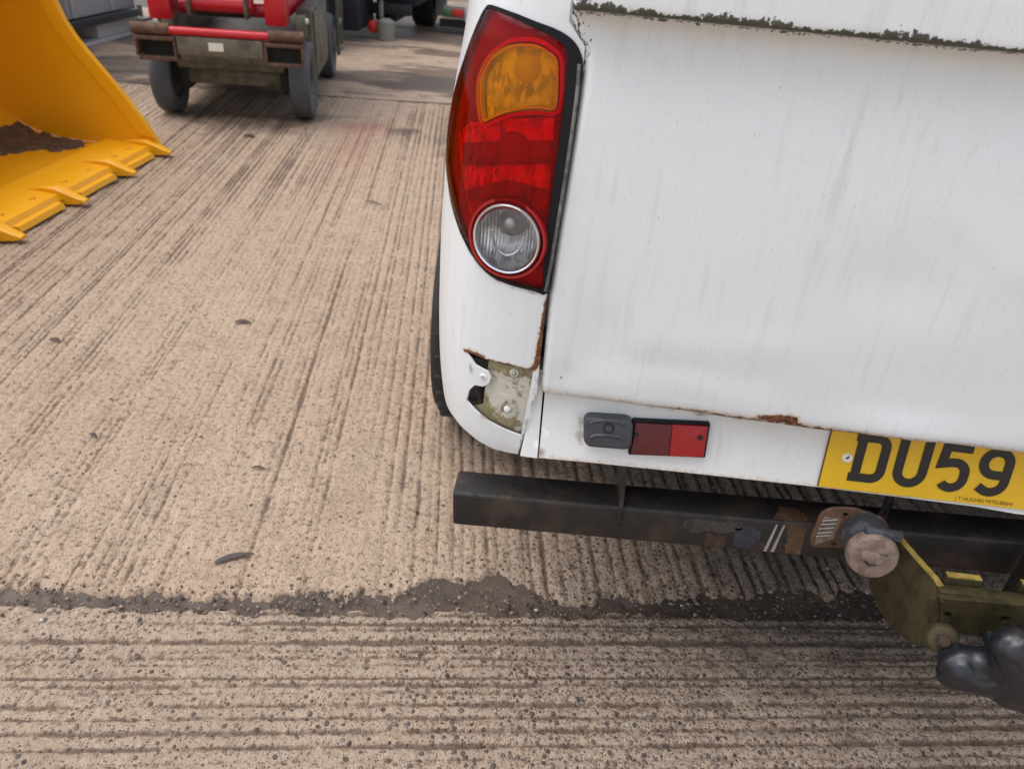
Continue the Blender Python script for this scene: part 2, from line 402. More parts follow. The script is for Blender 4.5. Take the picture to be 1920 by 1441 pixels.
def mat_concrete():
    t = NT('concrete')
    P = t.pos()
    dirt = t.attr('dirt'); agg = t.attr('agg'); stain = t.attr('stain'); tone = t.attr('tone')
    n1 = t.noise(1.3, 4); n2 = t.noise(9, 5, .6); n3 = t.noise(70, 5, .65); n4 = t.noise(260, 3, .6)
    c = t.mix(t.rng(n1, .3, .7), (.56, .395, .272), (.59, .44, .315))
    c = t.mix(tone, c, (.45, .345, .26))
    c = t.mix(t.rng(n2, .35, .75, 0, .35), c, (.30, .215, .15))
    c = t.mix(t.rng(n3, .49, .68, 0, .66), c, (.235, .155, .10))  # pit dirt, its colour deepened to stand in for weak shade in the relief
    c = t.mix(t.rng(n3, .28, .46, .6, 0), c, (.62, .485, .355))
    c = t.mix(t.rng(n4, .54, .72, 0, .36), c, (.15, .10, .07))  # finer pits, shade put into the colour likewise
    # exposed stones
    vc = t.vor(82, vec=t.vec(rot=(0, 0, .4))); sep = t.n('ShaderNodeSeparateColor'); t.l(vc.outputs['Color'], sep.inputs[0])
    st = t.ramp(sep.outputs[0], [(0, (.045, .043, .048)), (.14, (.085, .075, .072)), (.30, (.14, .075, .052)), (.44, (.20, .15, .115)), (.60, (.13, .115, .105)), (.76, (.28, .21, .16)), (.965, (.55, .5, .44))], 'CONSTANT')
    shape = t.rng(t.math('ADD', vc.outputs['Distance'], t.math('MULTIPLY', sep.outputs[2], .16)), .30, .48, 1, 0)
    pick = t.rng(t.math('SUBTRACT', agg, sep.outputs[1]), -.03, .03)
    sm = t.math('MULTIPLY', t.math('MULTIPLY', shape, pick), .85)
    vf = t.vor(190); sepf = t.n('ShaderNodeSeparateColor'); t.l(vf.outputs['Color'], sepf.inputs[0])
    stf = t.ramp(sepf.outputs[0], [(0, (.05, .045, .045)), (.4, (.14, .09, .065)), (.7, (.26, .2, .16)), (.93, (.5, .45, .4))], 'CONSTANT')
    smf = t.math('MULTIPLY', .7, t.math('MULTIPLY', t.rng(vf.outputs['Distance'], .28, .46, 1, 0), t.rng(t.math('SUBTRACT', t.math('ADD', t.math('MULTIPLY', agg, .55), .16), sepf.outputs[1]), -.03, .03)))
    c = t.mix(smf, c, stf)
    c = t.mix(sm, c, st)
    # dirt packed in the tined grooves
    dm = t.rng(t.math('ADD', dirt, t.math('MULTIPLY', t.math('SUBTRACT', n3, .5), 1.0)), .24, .72)
    c = t.mix(t.math('MULTIPLY', dm, .82), c, t.mix(n2, (.10, .064, .042), (.165, .112, .075)))
    c = t.mix(t.math('MULTIPLY', stain, t.rng(n3, .25, .6, .5, 1)), c, (.36, .10, .075))
    wet_shade = t.attr('wet_shade'); wm = t.rng(t.math('ADD', wet_shade, t.math('MULTIPLY', t.math('SUBTRACT', n2, .5), .8)), .3, .8)  # damp patches, with shade under and behind the truck mixed into the colour
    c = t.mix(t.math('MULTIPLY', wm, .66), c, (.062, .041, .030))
    h = t.math('ADD', t.math('MULTIPLY', n3, .9), t.math('MULTIPLY', n4, .5))
    h = t.math('ADD', h, t.math('MULTIPLY', sm, .45)); h = t.math('ADD', h, t.math('MULTIPLY', smf, .25))
    nrm = t.bump(h, 1.0, .012)
    r = t.math('SUBTRACT', t.rng(n3, .3, .7, .62, .85), t.math('MULTIPLY', wm, .25))
    return t.done(t.bsdf(c, r, spec=.4, normal=nrm))
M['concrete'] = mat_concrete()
def mat_joint():
    t = NT('joint_bitumen'); n = t.noise(40, 6, .65); f = t.noise(240, 3)
    vc = t.vor(170); sep = t.n('ShaderNodeSeparateColor'); t.l(vc.outputs['Color'], sep.inputs[0])
    pk = t.math('MULTIPLY', t.rng(vc.outputs['Distance'], .2, .36, 1, 0), t.math('GREATER_THAN', sep.outputs[1], .82))
    c = t.mix(n, (.042, .028, .021), (.10, .068, .05)); c = t.mix(t.rng(t.noise(3.1, 3), .42, .62, 0, .45), c, (.16, .115, .085)); c = t.mix(pk, c, t.mix(sep.outputs[0], (.12, .08, .06), (.38, .3, .25)))
    h = t.math('ADD', f, t.math('MULTIPLY', pk, 1.))
    return t.done(t.bsdf(c, .6, normal=t.bump(h, .6, .003)))
M['joint'] = mat_joint()

# ------------------------------------------------------------------ the yard: tined concrete slabs
SLAB = math.radians(8.1); CU, SU = math.cos(SLAB), math.sin(SLAB)
def uv_xy(u, v): return u*CU - v*SU, u*SU + v*CU
def xy_uv(x, y): return x*CU + y*SU, -x*SU + y*CU
VJ = .275                                       # the joint between the two near slabs
def joint_lo(u): return VJ-.012 + .014*(fbm(u*9, u*0+3, 5)-.5)*2 + .034*(fbm(u*60, u*0+4, 6, 3)-.5)
def joint_hi(u):
    bump_ = (.030+.055*fbm(u*11, u*0+5, 35, 3))*sstep(-.74, -.60, u)*(1-sstep(-.52, -.32, u)) + .03*sstep(-.1, .2, u)
    return VJ+.010 + bump_ + .024*(fbm(u*14, u*0+8, 21)-.5)*2 + .030*(fbm(u*70, u*0+4, 7, 3)-.5) + .03*(fbm(u*5, u*0+2, 31)-.5)
def grid_slab(name, us, vs_, hfun):
    U, V = np.meshgrid(us, vs_); Z, at = hfun(U, V); X, Y = uv_xy(U, V)
    nu, nv = len(us), len(vs_); co = np.stack([X, Y, Z], -1).reshape(-1, 3)
    i = np.arange(nu*nv).reshape(nv, nu); q = np.stack([i[:-1, :-1], i[:-1, 1:], i[1:, 1:], i[1:, :-1]], -1).reshape(-1, 4)
    me = bpy.data.meshes.new(name); me.vertices.add(len(co)); me.vertices.foreach_set('co', co.astype(np.float32).ravel())
    me.loops.add(q.size); me.loops.foreach_set('vertex_index', q.astype(np.int32).ravel())
    me.polygons.add(len(q)); me.polygons.foreach_set('loop_start', np.arange(0, q.size, 4, dtype=np.int32))
    me.update(calc_edges=True); me.polygons.foreach_set('use_smooth', [True]*len(q))
    for k, a in at.items():
        d = me.attributes.new(k, 'FLOAT', 'POINT'); d.data.foreach_set('value', a.astype(np.float32).ravel())
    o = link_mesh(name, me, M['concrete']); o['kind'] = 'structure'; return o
def grooves(A, B, lo, hi, seed, smin=.015, smax=.040, wander=.005, life0=.03):
    """tine marks along B, spread over A: depth 0..1"""
    r = np.random.default_rng(seed); D = np.zeros_like(A); a = lo; along_rows = A[0, 0] != A[0, 1]
    line = A[0, :] if along_rows else A[:, 0]; run = B[:, 0] if along_rows else B[0, :]
    while a < hi:
        a += r.uniform(smin, smax); sg = r.uniform(.0038, .0085); amp = r.uniform(.45, 1)
        i0, i1 = np.searchsorted(line, (a-.045, a+.045))
        if i1-i0 < 1: continue
        o = r.uniform(0, 50)
        cen = a + wander*(fbm(run*1.3+o, run*0+a*7, seed+1, 2)-.5)*2 + .012*(vnoise(run*.35+a*.2, run*0+1, 77)-.5)*2
        life = sstep(life0, life0+.22, fbm(run*.7+a*1.7, run*0+a*9, seed+2, 2))*(.72+.28*sstep(.35, .55, fbm(run*16+a*3, run*0+a*31, seed+3, 2)))
        wv = sg*(.7+.6*vnoise(run*9+o, run*0+a, seed+5))
        g = (amp*life)[:, None]*np.exp(-((line[None, i0:i1]-cen[:, None])/wv[:, None])**2)
        if along_rows: D[:, i0:i1] = np.maximum(D[:, i0:i1], g)
        else: D[i0:i1, :] = np.maximum(D[i0:i1, :], g.T)
    return D
def far_h(U, V):
    D = grooves(U, V, U.min(), U.max(), 41)
    patchy = .62+.38*sstep(.34, .56, fbm(U*1.3+3, V*.6, 61, 3)); D = D*patchy
    edge = sstep(0, .02, V-joint_hi(U))
    lump = (fbm(U*30, V*30, 51, 3)-.5)*.008 + (fbm(U*3, V*3, 52, 2)-.5)*.004
    Z = lump - D*.008 - (1-edge)*.024
    X, Y = uv_xy(U, V)
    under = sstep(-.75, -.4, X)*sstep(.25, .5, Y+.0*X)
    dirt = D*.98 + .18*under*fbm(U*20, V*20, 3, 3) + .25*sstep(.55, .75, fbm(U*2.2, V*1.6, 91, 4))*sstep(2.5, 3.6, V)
    dirt = dirt + .45*(1-sstep(0, .012, V-joint_hi(U)))
    rs = .45*np.exp(-(((U+1.21)/.13)**2+((V-3.75)/.45)**2)) + .7*np.exp(-(((U+1.25)/.16)**2+((V-4.25)/.12)**2))
    wet_shade = .62*sstep(-.72, -.5, X)*sstep(.28, .75, Y) + .55*sstep(-.35, .1, X)  # damp ground plus painted truck shade, beneath it and to the right
    wet_shade = wet_shade + .5*np.exp(-(((U+.94)/.12)**2+((V-4.2)/.12)**2)) + .7*sstep(3.3, 4.4, V)*sstep(.42, .66, fbm(U*1.5, V*3, 95, 3))
    agg = .10 + .55*sstep(-.7, -.2, X)*(1-sstep(.9, 1.4, Y))
    return Z, dict(dirt=dirt, agg=agg, stain=np.clip(rs*.75, 0, 1), tone=.0*U+.25*sstep(2.0, 4.5, V), wet_shade=np.clip(wet_shade, 0, 1))
def near_h(U, V):
    D = grooves(V, U, V.min(), V.max(), 43, .014, .034, .003, .06)
    mid = .7+.3*sstep(.3, .55, fbm(U*1.2+9, V*2, 63, 3))
    D = D*mid*(1-.6*sstep(.0, .12, V-.13)*(1-sstep(-1.2, -.9, U)))
    edge = sstep(0, .015, joint_lo(U)-V)
    lump = (fbm(U*30, V*30, 53, 3)-.5)*.008 + (fbm(U*3, V*3, 54, 2)-.5)*.003
    Z = lump - D*.008 - (1-edge)*.022
    X, Y = uv_xy(U, V)
    agg = .30 + .60*sstep(-.95, -.25, X) - .12*sstep(-.3, -.7, Y)
    wet_shade = .15*sstep(.0, .3, V)*sstep(.3, .6, fbm(U*4, V*4, 99, 3)) + .52*sstep(-.45, .1, X)*sstep(-.35, .15, Y-.25*X)  # damp by the joint; right side darkened further as painted truck shade
    return Z, dict(dirt=D*1.35+.15*sstep(.1, .25, V), agg=agg, stain=U*0, tone=.62+0*U, wet_shade=wet_shade)
vsteps = [VJ-.012]
while vsteps[-1] < 5.06: vsteps.append(vsteps[-1] + .007 + .0042*max(0, vsteps[-1]-.3))
vsteps[-1] = 5.06
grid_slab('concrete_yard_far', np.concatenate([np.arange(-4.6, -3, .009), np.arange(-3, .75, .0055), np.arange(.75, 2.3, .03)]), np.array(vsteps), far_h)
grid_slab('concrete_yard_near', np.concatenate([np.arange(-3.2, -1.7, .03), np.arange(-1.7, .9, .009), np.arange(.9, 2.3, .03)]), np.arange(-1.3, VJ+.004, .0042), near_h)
def back_h(U, V):
    D = grooves(V, U, V.min(), V.max(), 47, .05, .12, .012)
    dirt = .25 + D*.6 + .8*sstep(.45, .65, fbm(U*1.2, V*2.5, 93, 4))
    return -.003*D + (fbm(U*4, V*4, 55, 2)-.5)*.01, dict(dirt=dirt, agg=U*0+.15, stain=U*0, tone=.35+0*U, wet_shade=.8*sstep(.42, .62, fbm(U*.9, V*2.2, 97, 3)))
grid_slab('concrete_yard_back', np.arange(-9, 3, .06), np.arange(5.075, 15, .03), back_h)
def joint_sheet():
    us = np.arange(-3.2, 2.3, .008); rows = 9; V = []; F = []; jl = joint_lo(us); jh = joint_hi(us)
    for i, u in enumerate(us):
        a, b = jl[i]-.016, jh[i]+.018
        for k in range(rows):
            v = a+(b-a)*k/(rows-1); x, y = uv_xy(u, v)
            V.append((x, y, -.0085 - .004*math.sin(math.pi*k/(rows-1)) + .0025*math.sin(u*90+v*40)*math.sin(v*130)))
    for i in range(len(us)-1):
        for k in range(rows-1): F.append((i*rows+k, (i+1)*rows+k, (i+1)*rows+k+1, i*rows+k+1))
    o = mesh('slab_joint', V, F, M['joint'], smooth=60); o['kind'] = 'structure'
joint_sheet()
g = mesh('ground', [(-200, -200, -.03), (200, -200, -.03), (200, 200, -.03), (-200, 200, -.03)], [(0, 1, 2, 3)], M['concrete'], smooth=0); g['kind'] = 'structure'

# loose grit along the joint
def grit():
    bm = bmesh.new(); r = random.Random(3)
    for i in range(1900):
        u = r.uniform(-1.7, .75); v = VJ + r.gauss(.01, .03)
        if i % 3 == 0: u = r.uniform(-.7, .7); v = VJ + r.gauss(-.1, .25)
        x, y = uv_xy(u, v); s = r.choice((.0014, .0018, .0024, .0032, .0045))*r.uniform(.7, 1.2); zz = -.006 if abs(v-VJ) < .02 else 0.
        vv = bmesh.ops.create_icosphere(bm, subdivisions=1, radius=s)['verts']
        for p in vv: p.co = Vector((p.co.x*r.uniform(.7, 1.3), p.co.y*r.uniform(.7, 1.3), p.co.z*r.uniform(.5, .9)))
        bmesh.ops.translate(bm, vec=(x, y, s*.2+zz), verts=vv)
    t = NT('grit'); vc = t.n('ShaderNodeNewGeometry').outputs['Random Per Island']
    c = t.ramp(vc, [(0, (.05, .042, .04)), (.35, (.13, .08, .055)), (.65, (.22, .155, .11)), (.90, (.30, .24, .19)), (.99, (.5, .47, .42))], 'CONSTANT')
    o = bm_obj('grit', bm, t.done(t.bsdf(c, .7)), None, 60)
    tag(o, 'loose grit and chippings scattered along the dark joint between the slabs', 'grit', kind='stuff')
grit()

# ------------------------------------------------------------------ the white pickup
XC = .219
truck = empty('pickup_truck', (XC, 1.0, 0), 'white pickup truck seen at its rear corner with rusty dented panels', 'pickup truck')
PLAN = [(-.40, -.006), (-.487, .000), (-.520, .003), (-.555, .011), (-.590, .028), (-.618, .055), (-.640, .093), (-.655, .14), (-.665, .20), (-.673, .30), (-.680, .45), (-.686, .62), (-.69, .9), (-.692, 1.4), (-.692, 2.1)]
_pl = np.array(smooth_poly(PLAN, 8, False)); _al = np.concatenate([[0], np.cumsum(np.linalg.norm(np.diff(_pl, axis=0), axis=1))])
_al -= np.interp(.487, -_pl[:, 0][:40], _al[:40])
INZ = [.50, .56, .60, .65, .73, .87, 1.0, 1.08, 1.15, 1.25, 1.36]; INV = [.05, .014, .008, .003, 0, 0, .006, .014, .026, .036, .05]
def inset(z): return float(np.interp(z, INZ, INV))
_iz = np.linspace(.5, 1.36, 173); _iv = np.interp(_iz, INZ, INV); _iv = np.convolve(np.pad(_iv, 6, mode='edge'), np.ones(13)/13, 'valid')
def inset(z): return float(np.interp(z, _iz, _iv))
def plan(s):
    x = np.interp(s, _al, _pl[:, 0]); y = np.interp(s, _al, _pl[:, 1])
    a = np.array([np.interp(s-.008, _al, _pl[:, 0]), np.interp(s-.008, _al, _pl[:, 1])]); b = np.array([np.interp(s+.008, _al, _pl[:, 0]), np.interp(s+.008, _al, _pl[:, 1])])
    t = (b-a)/np.linalg.norm(b-a); return np.array([x, y]), np.array([t[1]*-1, t[0]])   # outward normal in plan
def corner(s, z, off=0.):
    p, n = plan(s); 
    if n[1] > 0 and s < .1: n = -n
    if n @ np.array([-1., -1.]) < 0: n = -n
    q = p - n*(inset(z)-off); sl_ = (inset(z+.01)-inset(z-.01))/.02
    nn = np.array([n[0], n[1], sl_]); nn /= np.linalg.norm(nn)
    return np.array([q[0], q[1], z]), nn
def corner_fn(off=0., mirror=False, dome=None):
    def fn(s, z):
        o = off if dome is None else off+dome(s, z)
        p, n = corner(s, z, o)
        if mirror: p = np.array([2*XC-p[0], p[1], p[2]]); n = np.array([-n[0], n[1], n[2]])
        return p, n
    return fn
_ICG = {}
S_MAX = .235
def inv_corner(px, py, off=0.):
    if off not in _ICG:
        SZ = [(s, z) for s in np.arange(-.04, S_MAX, .02) for z in np.arange(.55, 1.3, .03)]
        _ICG[off] = (SZ, np.array([project(corner(s, z, off)[0]) for s, z in SZ]))
    SZ, PX = _ICG[off]; s, z = SZ[int(np.argmin(((PX-(px, py))**2).sum(1)))]; h = 1e-4
    for _ in range(30):
        p0 = project(corner(s, z, off)[0]); r_ = np.array([px, py])-p0
        if np.abs(r_).max() < .05: break
        J = np.stack([(project(corner(s+h, z, off)[0])-p0)/h, (project(corner(s, z+h, off)[0])-p0)/h], 1)
        d = np.linalg.solve(J.T@J+np.eye(2)*2e3, J.T@r_)
        s = min(S_MAX, s+float(np.clip(d[0], -.03, .03))); z += float(np.clip(d[1], -.03, .03))
    return (float(s), float(z))
def C_(pts, off=0.): return [inv_corner(x, y, off) for x, y in pts]

# tail lamp outline (outer edge of its gasket) measured on the corner
LAMP_PX = [(922, 9), (960, 22), (1000, 38), (1040, 53), (1064, 66), (1082, 84), (1092, 108), (1093, 130), (1086, 175), (1076, 250), (1063, 340), (1048, 430), (1037, 495), (1026, 549),
           (1000, 544), (960, 534), (922, 517), (897, 492), (876, 458), (858, 415), (845, 370), (838, 322), (837, 280), (843, 228), (853, 178), (866, 130), (883, 80), (902, 36), (911, 16)]
LAMP = C_(LAMP_PX)
for i_, s_ in zip(range(19, 29), (.155, .184, .211, .227, .236, .232, .217, .193, .168, .154)): LAMP[i_] = (s_, LAMP[i_][1])
OPEN_PX = [(871, 656), (888, 663), (905, 670), (950, 681), (1000, 693), (994, 730), (986, 770), (977, 816), (945, 804), (915, 788), (893, 770), (875, 750),
           (880, 731), (891, 721), (906, 724), (917, 718), (921, 707), (916, 696), (905, 691), (891, 683), (884, 672)]
OPEN = C_(OPEN_PX, -.001)
SEAM = [(.010, 1.34), (.010, 1.19), (-.012, 1.165), (-.013, 1.14), (-.009, 1.05), (-.004, .95), (-.001, .85), (-.002, .69)]
low_edge = C_([(1003, 742), (990, 790), (971, 851)])
bottom = C_([(930, 843), (902, 829), (875, 808), (851, 781)])
def aty(y): return float(np.interp(y, _pl[20:, 1], _al[20:]))
arch = []
for k in range(0, 13):
    a = math.pi*(1-k/12); arch.append((aty(1.02-.46*math.cos(math.pi-a)) if False else aty(1.02+.46*math.cos(a)), max(.565, .36+.46*math.sin(a))))
side_bottom = [(bottom[-1][0]+.06, bottom[-1][1]-.003), (aty(.35), .575)]
outline = SEAM + low_edge + bottom + side_bottom + [(a, z) for a, z in arch] + [(aty(1.75), .565), (aty(2.05), .565), (aty(2.05), 1.34)]
rust_lines = [C_([(1028, 560), (1020, 610), (1012, 650), (1006, 684), (998, 692)]), C_([(873, 657), (905, 669)])]
rust_fine = [C_([(905, 670), (950, 681), (1000, 692)]), C_([(870, 440), (890, 480), (905, 502)])]
grime_l = [C_([(885, 690), (884, 745), (905, 780), (960, 808)]), C_([(900, 672), (985, 690)]), C_([(1030, 552), (1012, 650), (1003, 740)]), C_([(858, 425), (880, 470), (905, 505), (960, 540), (1020, 552)]), C_([(915, 838), (965, 853)]), C_([(1002, 742), (990, 790), (972, 848)]), C_([(880, 680), (884, 700)])]
def corner_rust(P):
    v = np.zeros(len(P))
    for l in rust_lines: v = np.maximum(v, 1.15-seg_dist(P, l, False)/.007)
    for l in rust_fine: v = np.maximum(v, .75-seg_dist(P, l, False)/.006)
    return np.clip(v, 0, 1)
def corner_grime(P):
    v = np.zeros(len(P))
    for l in grime_l: v = np.maximum(v, .64-seg_dist(P, l, False)/.018)
    return np.clip(v, 0, 1)
fine = np.stack(np.meshgrid(np.arange(-.01, .33, .0065), np.arange(.57, 1.2, .0065)), -1).reshape(-1, 2)
def shrink(poly, d):
    """polygon moved inwards by d"""
    P = np.array(poly); n = len(P); A = .5*np.sum(P[:, 0]*np.roll(P[:, 1], -1)-np.roll(P[:, 0], -1)*P[:, 1]); sg = 1 if A > 0 else -1; out = []
    for i in range(n):
        e1 = P[i]-P[i-1]; e2 = P[(i+1) % n]-P[i]; e1 = e1/np.linalg.norm(e1); e2 = e2/np.linalg.norm(e2)
        n1 = np.array([-e1[1], e1[0]])*sg; n2 = np.array([-e2[1], e2[0]])*sg; b = n1+n2; b = b/max(np.linalg.norm(b), .2)
        out.append(tuple(P[i]+b*d/max(.5, b@n1)))
    return out
LAMP_S = smooth_poly(LAMP, 3); APER = shrink(LAMP_S, .002)
sheet('bed_side', outline, [APER, OPEN], .04, corner_fn(), M['white'], truck, .003, 38, edge=.006, extra=fine, attr_fn=dict(rust=corner_rust, grime=corner_grime))
right_out = [(s, z) for s, z in outline]
sheet('bed_side', right_out, [APER], .05, corner_fn(mirror=True), M['white'], truck, .003, 38, edge=.02, attr_fn=dict(rust=lambda P: P[:, 0]*0))

# bracket behind the open corner, left bare where the bumper end has gone
BR = C_([(919, 662), (1004, 688), (996, 740), (982, 822), (940, 810), (900, 792), (876, 762), (906, 758)], -.010)
def mat_bracket():
    t = NT('mossy_bracket'); n = t.noise(45, 6, .7); f = t.noise(160, 4)
    g_ = t.attr('moss'); mk = t.rng(t.math('ADD', t.math('MULTIPLY', g_, .8), t.math('MULTIPLY', t.math('SUBTRACT', n, .5), 2.4)), .27, .52)
    c = t.mix(f, (.50, .48, .40), (.66, .63, .55)); c = t.mix(t.math('MULTIPLY', mk, .9), c, t.mix(f, (.12, .095, .035), (.34, .28, .13)))
    return t.done(t.bsdf(c, .65, normal=t.bump(t.math('ADD', f, mk), .5, .002)))
M['bracket'] = mat_bracket()
mz = C_([(905, 775), (940, 795)], -.010); mz2 = C_([(935, 680), (975, 690)], -.010)
bm_moss = lambda P: np.clip(1-np.minimum(seg_dist(P, mz, False)/.06, seg_dist(P, mz2, False)/.045), 0, 1)
br = sheet('corner_bracket', BR, [], .006, corner_fn(-.010), M['bracket'], truck, .003, 40, attr_fn=dict(moss=bm_moss))
pad1 = smooth_poly(C_([(921, 676), (945, 683), (978, 690), (978, 704), (968, 712), (950, 708), (930, 697)], -.008), 4)
pad2 = smooth_poly(C_([(925, 737), (950, 741), (968, 757), (966, 776), (960, 797), (935, 790), (916, 762)], -.008), 4)
sheet('bracket_pad', pad1, [], .006, corner_fn(-.0075), M['bracket'], br, .003, 30, attr_fn=dict(moss=bm_moss))
sheet('bracket_pad', pad2, [smooth_poly(C_([(941, 758), (950, 752), (960, 760), (959, 771), (949, 775), (941, 768)], -.008), 3)], .006, corner_fn(-.0075), M['bracket'], br, .003, 30, attr_fn=dict(moss=bm_moss))
def corner_bolt(px, off, r, mat, par, name='bolt', h=.004):
    s, z = inv_corner(px[0], px[1], off); p, n = corner(s, z, off)
    return lathe(name, [(0, h), (r*.55, h), (r*.8, h*.8), (r, h*.3), (r, -h)], p, n, mat, par, 16)
corner_bolt((951, 766), -.009, .0055, M['white2'], br, h=.005)
corner_bolt((964, 699), -.007, .007, M['bracket'], br, 'washer', .003)
corner_bolt((964, 699), -.004, .0035, M['steel'], br)
corner_bolt((905, 706), .0005, .0055, M['white2'], truck, 'screw', .002)
corner_bolt((905, 706), .0025, .0022, M['steel'], truck, 'screw', .001)
# dark cavity wall behind the bracket holes
sheet('inner_panel', C_([(845, 640), (1010, 660), (1000, 800), (975, 835), (860, 800)], -.03), [], .02, corner_fn(-.055), M['dark'], truck, .004, 40)

# ---- tail lamp
lampE = lathe_base = None
gk_in = shrink(LAMP, .0035)
# the red lens leaves a wide gasket on its tailgate side
LW = [.003, .004, .006, .008, .010, .013, .016, .0175, .0155, .0155, .0150, .0140, .0110, .0060] + [.0035]*(len(LAMP)-14)
_sh1 = np.array(shrink(LAMP, .001)); RED = [tuple(np.array(p)+(q-np.array(p))*(w_/.001)) for p, q, w_ in zip(LAMP, _sh1, LW)]
RED = smooth_poly(RED, 3)
AMB_PX = [(917, 110), (933, 96), (954, 84), (979, 80), (1008, 83), (1031, 96), (1046, 111), (1048, 146), (1043, 205), (1008, 205), (973, 208), (946, 214), (925, 223), (906, 229), (900, 198), (899, 167), (902, 142)]
AMB = smooth_poly(C_(AMB_PX, .003), 3)
rc = inv_corner(951, 447, .003)
REV = smooth_poly(C_([(951+57*math.cos(a), 448+59*math.sin(a)) for a in np.arange(0, 2*math.pi, .35)], .003), 2)
def dome(s, z):
    d = float(seg_dist(np.array([[s, z]]), RED)[0]); return .007*math.sqrt(max(0, 1-(1-min(1, d/.03))**2))
lens = sheet('tail_lamp', RED, [AMB, REV], .007, corner_fn(.001, dome=dome), M['red_lens'], truck, 0, 60, edge=.004)
lens['label'] = 'red tail lamp lens with amber indicator and round clear reversing lamp'
sheet('indicator_lens', shrink(AMB, .0003), [], .007, corner_fn(.002, dome=dome), M['amber_lens'], lens, 0, 60, edge=.004)
def rim_strip(name, poly, wid, off, mat, par, th=.004, d=dome, edge=.004):
    return sheet(name, poly, [shrink(poly, wid)], .5, corner_fn(off, dome=d), mat, par, th, 50, edge=edge)
M['amber_rim'] = mat_simple('amber_rim', (.80, .34, .01), .25, coat=.4, var=.12, bump=.03)
M['collar'] = mat_simple('red_collar', (.33, .005, .008), .25, coat=.4, var=.2, bump=.03)
M['red_rim'] = mat_simple('red_rim', (.75, .006, .010), .22, coat=.5, var=.15, bump=.03)
rim_strip('indicator_rim', shrink(AMB, .001), .003, -.004, M['amber_rim'], lens, .006)
rim_strip('red_rim', shrink(AMB, -.006), .005, -.004, M['red_rim'], lens, .006)
sheet('gasket', LAMP_S, [shrink(RED, .001)], .5, corner_fn(.0025), M['gasket'], lens, .03, 50, edge=.006)
# bright trim bead down the tailgate side of the gasket
bead = C_([(1086, 120), (1082, 175), (1072, 250), (1059, 340), (1044, 430), (1033, 495), (1023, 545)], .003)
M['bead'] = mat_worn('gasket_bead', (.10, .105, .10), (.22, .22, .19), (.05, .05, .05), .35, 0, 60)
tube('gasket_bead', [corner(s, z, .0035)[0] for s, z in smooth_poly(bead, 5, False)], .0024, M['bead'], lens, 8)
# inside of the lamp
sheet('lamp_housing', shrink(RED, .002), [shrink(AMB, .002), shrink(REV, .002)], .008, corner_fn(-.006), M['housing'], lens, .002, 60, edge=.005)
STOP_PX = [(862, 250), (885, 228), (920, 232), (960, 222), (1040, 220), (1036, 280), (1030, 350), (1016, 405), (990, 388), (950, 380), (915, 387), (885, 402), (872, 350)]
sheet('stop_reflector', C_(STOP_PX, -.006), [], .006, corner_fn(-.005), M['refl'], lens, .002, 60)
M['step_dk'] = mat_reflector('reflector_step', (.40, .40, .40), (230, 230, 0), 150, 0, .4, .35)
for bp_ in ([(868, 267), (950, 262), (1037, 264), (1031, 307), (950, 310), (866, 309)], [(874, 356), (905, 348), (950, 336), (990, 346), (1026, 356), (1016, 403), (990, 387), (950, 379), (915, 386), (886, 401)]):
    sheet('reflector_step', C_(bp_, -.004), [], .006, corner_fn(-.0042), M['step_dk'], lens, .001, 60)
# darker lamp bowl seen through the stop section
s0, z0 = inv_corner(962, 278, -.004); p0, n0 = corner(s0, z0, -.003)
lathe('bulb', [(0, .004), (.012, .003), (.020, -.001), (.024, -.005)], p0, n0, M['bulb'], lens, 20)
sheet('indicator_reflector', shrink(AMB, .003), [], .006, corner_fn(-.006), M['refl_amber'], lens, .002, 60)
s0, z0 = inv_corner(988, 128, -.004); p0, n0 = corner(s0, z0, -.0045)
M['bulb_amber'] = mat_simple('bulb_amber', (.72, .62, .55), .3, var=.3)
lathe('bulb', [(0, .004), (.010, .003), (.017, -.001), (.019, -.005)], p0, n0, M['bulb_amber'], lens, 20)
# reversing lamp: clear lens, bright rim, bowl and bulb
p0, n0 = corner(rc[0], rc[1], .006)
e1 = Vector(n0).orthogonal().normalized()
RR = .0465
lathe('reverse_bowl', [(0, -.034), (.012, -.033), (.024, -.027), (.036, -.017), (.044, -.006), (RR-.003, -.001)], p0, n0, M['refl_rev'], lens, 40, 60)
lathe('reverse_rim', [(RR-.003, -.004), (RR-.0025, .0030), (RR-.0005, .0038), (RR+.0008, .002), (RR, -.006), (RR-.003, -.004)], p0, n0, M['silver'], lens, 48, 50)
lathe('reverse_collar', [(RR+.0035, -.006), (RR+.0045, .0005), (RR+.008, .0005), (RR+.0095, -.006)], p0, n0, M['collar'], lens, 48, 50)
lathe('reverse_lens', [(0, .006), (.02, .0055), (.036, .004), (RR-.004, .002)], p0, n0, M['clear_lens'], lens, 40, 60)
bc = Vector(p0)+Vector((0, 0, .018))
lathe('reverse_bulb', [(0, -.003), (.007, -.004), (.011, -.008), (.013, -.014), (.018, -.016), (.020, -.026)], bc, n0, M['steel'], lens, 24, 60)
ring = [Vector(p0)+Vector(n0)*-.006+(Vector((1, 0, 0))*math.cos(a)*.021+Vector((0, 0, 1))*(math.sin(a)*.03+.006)) for a in np.linspace(math.pi, 2*math.pi, 15)]
tube('reverse_baffle', ring, .0022, M['silver'], lens, 8)
# the mirrored lamp on the far corner
far_l = sheet('tail_lamp', RED, [], .012, corner_fn(.001, mirror=True, dome=dome), M['red_lens'], truck, 0, 60, edge=.008)
sheet('lamp_housing', shrink(RED, .002), [], .012, corner_fn(-.010, mirror=True), M['housing'], far_l, .002, 60, edge=.01)

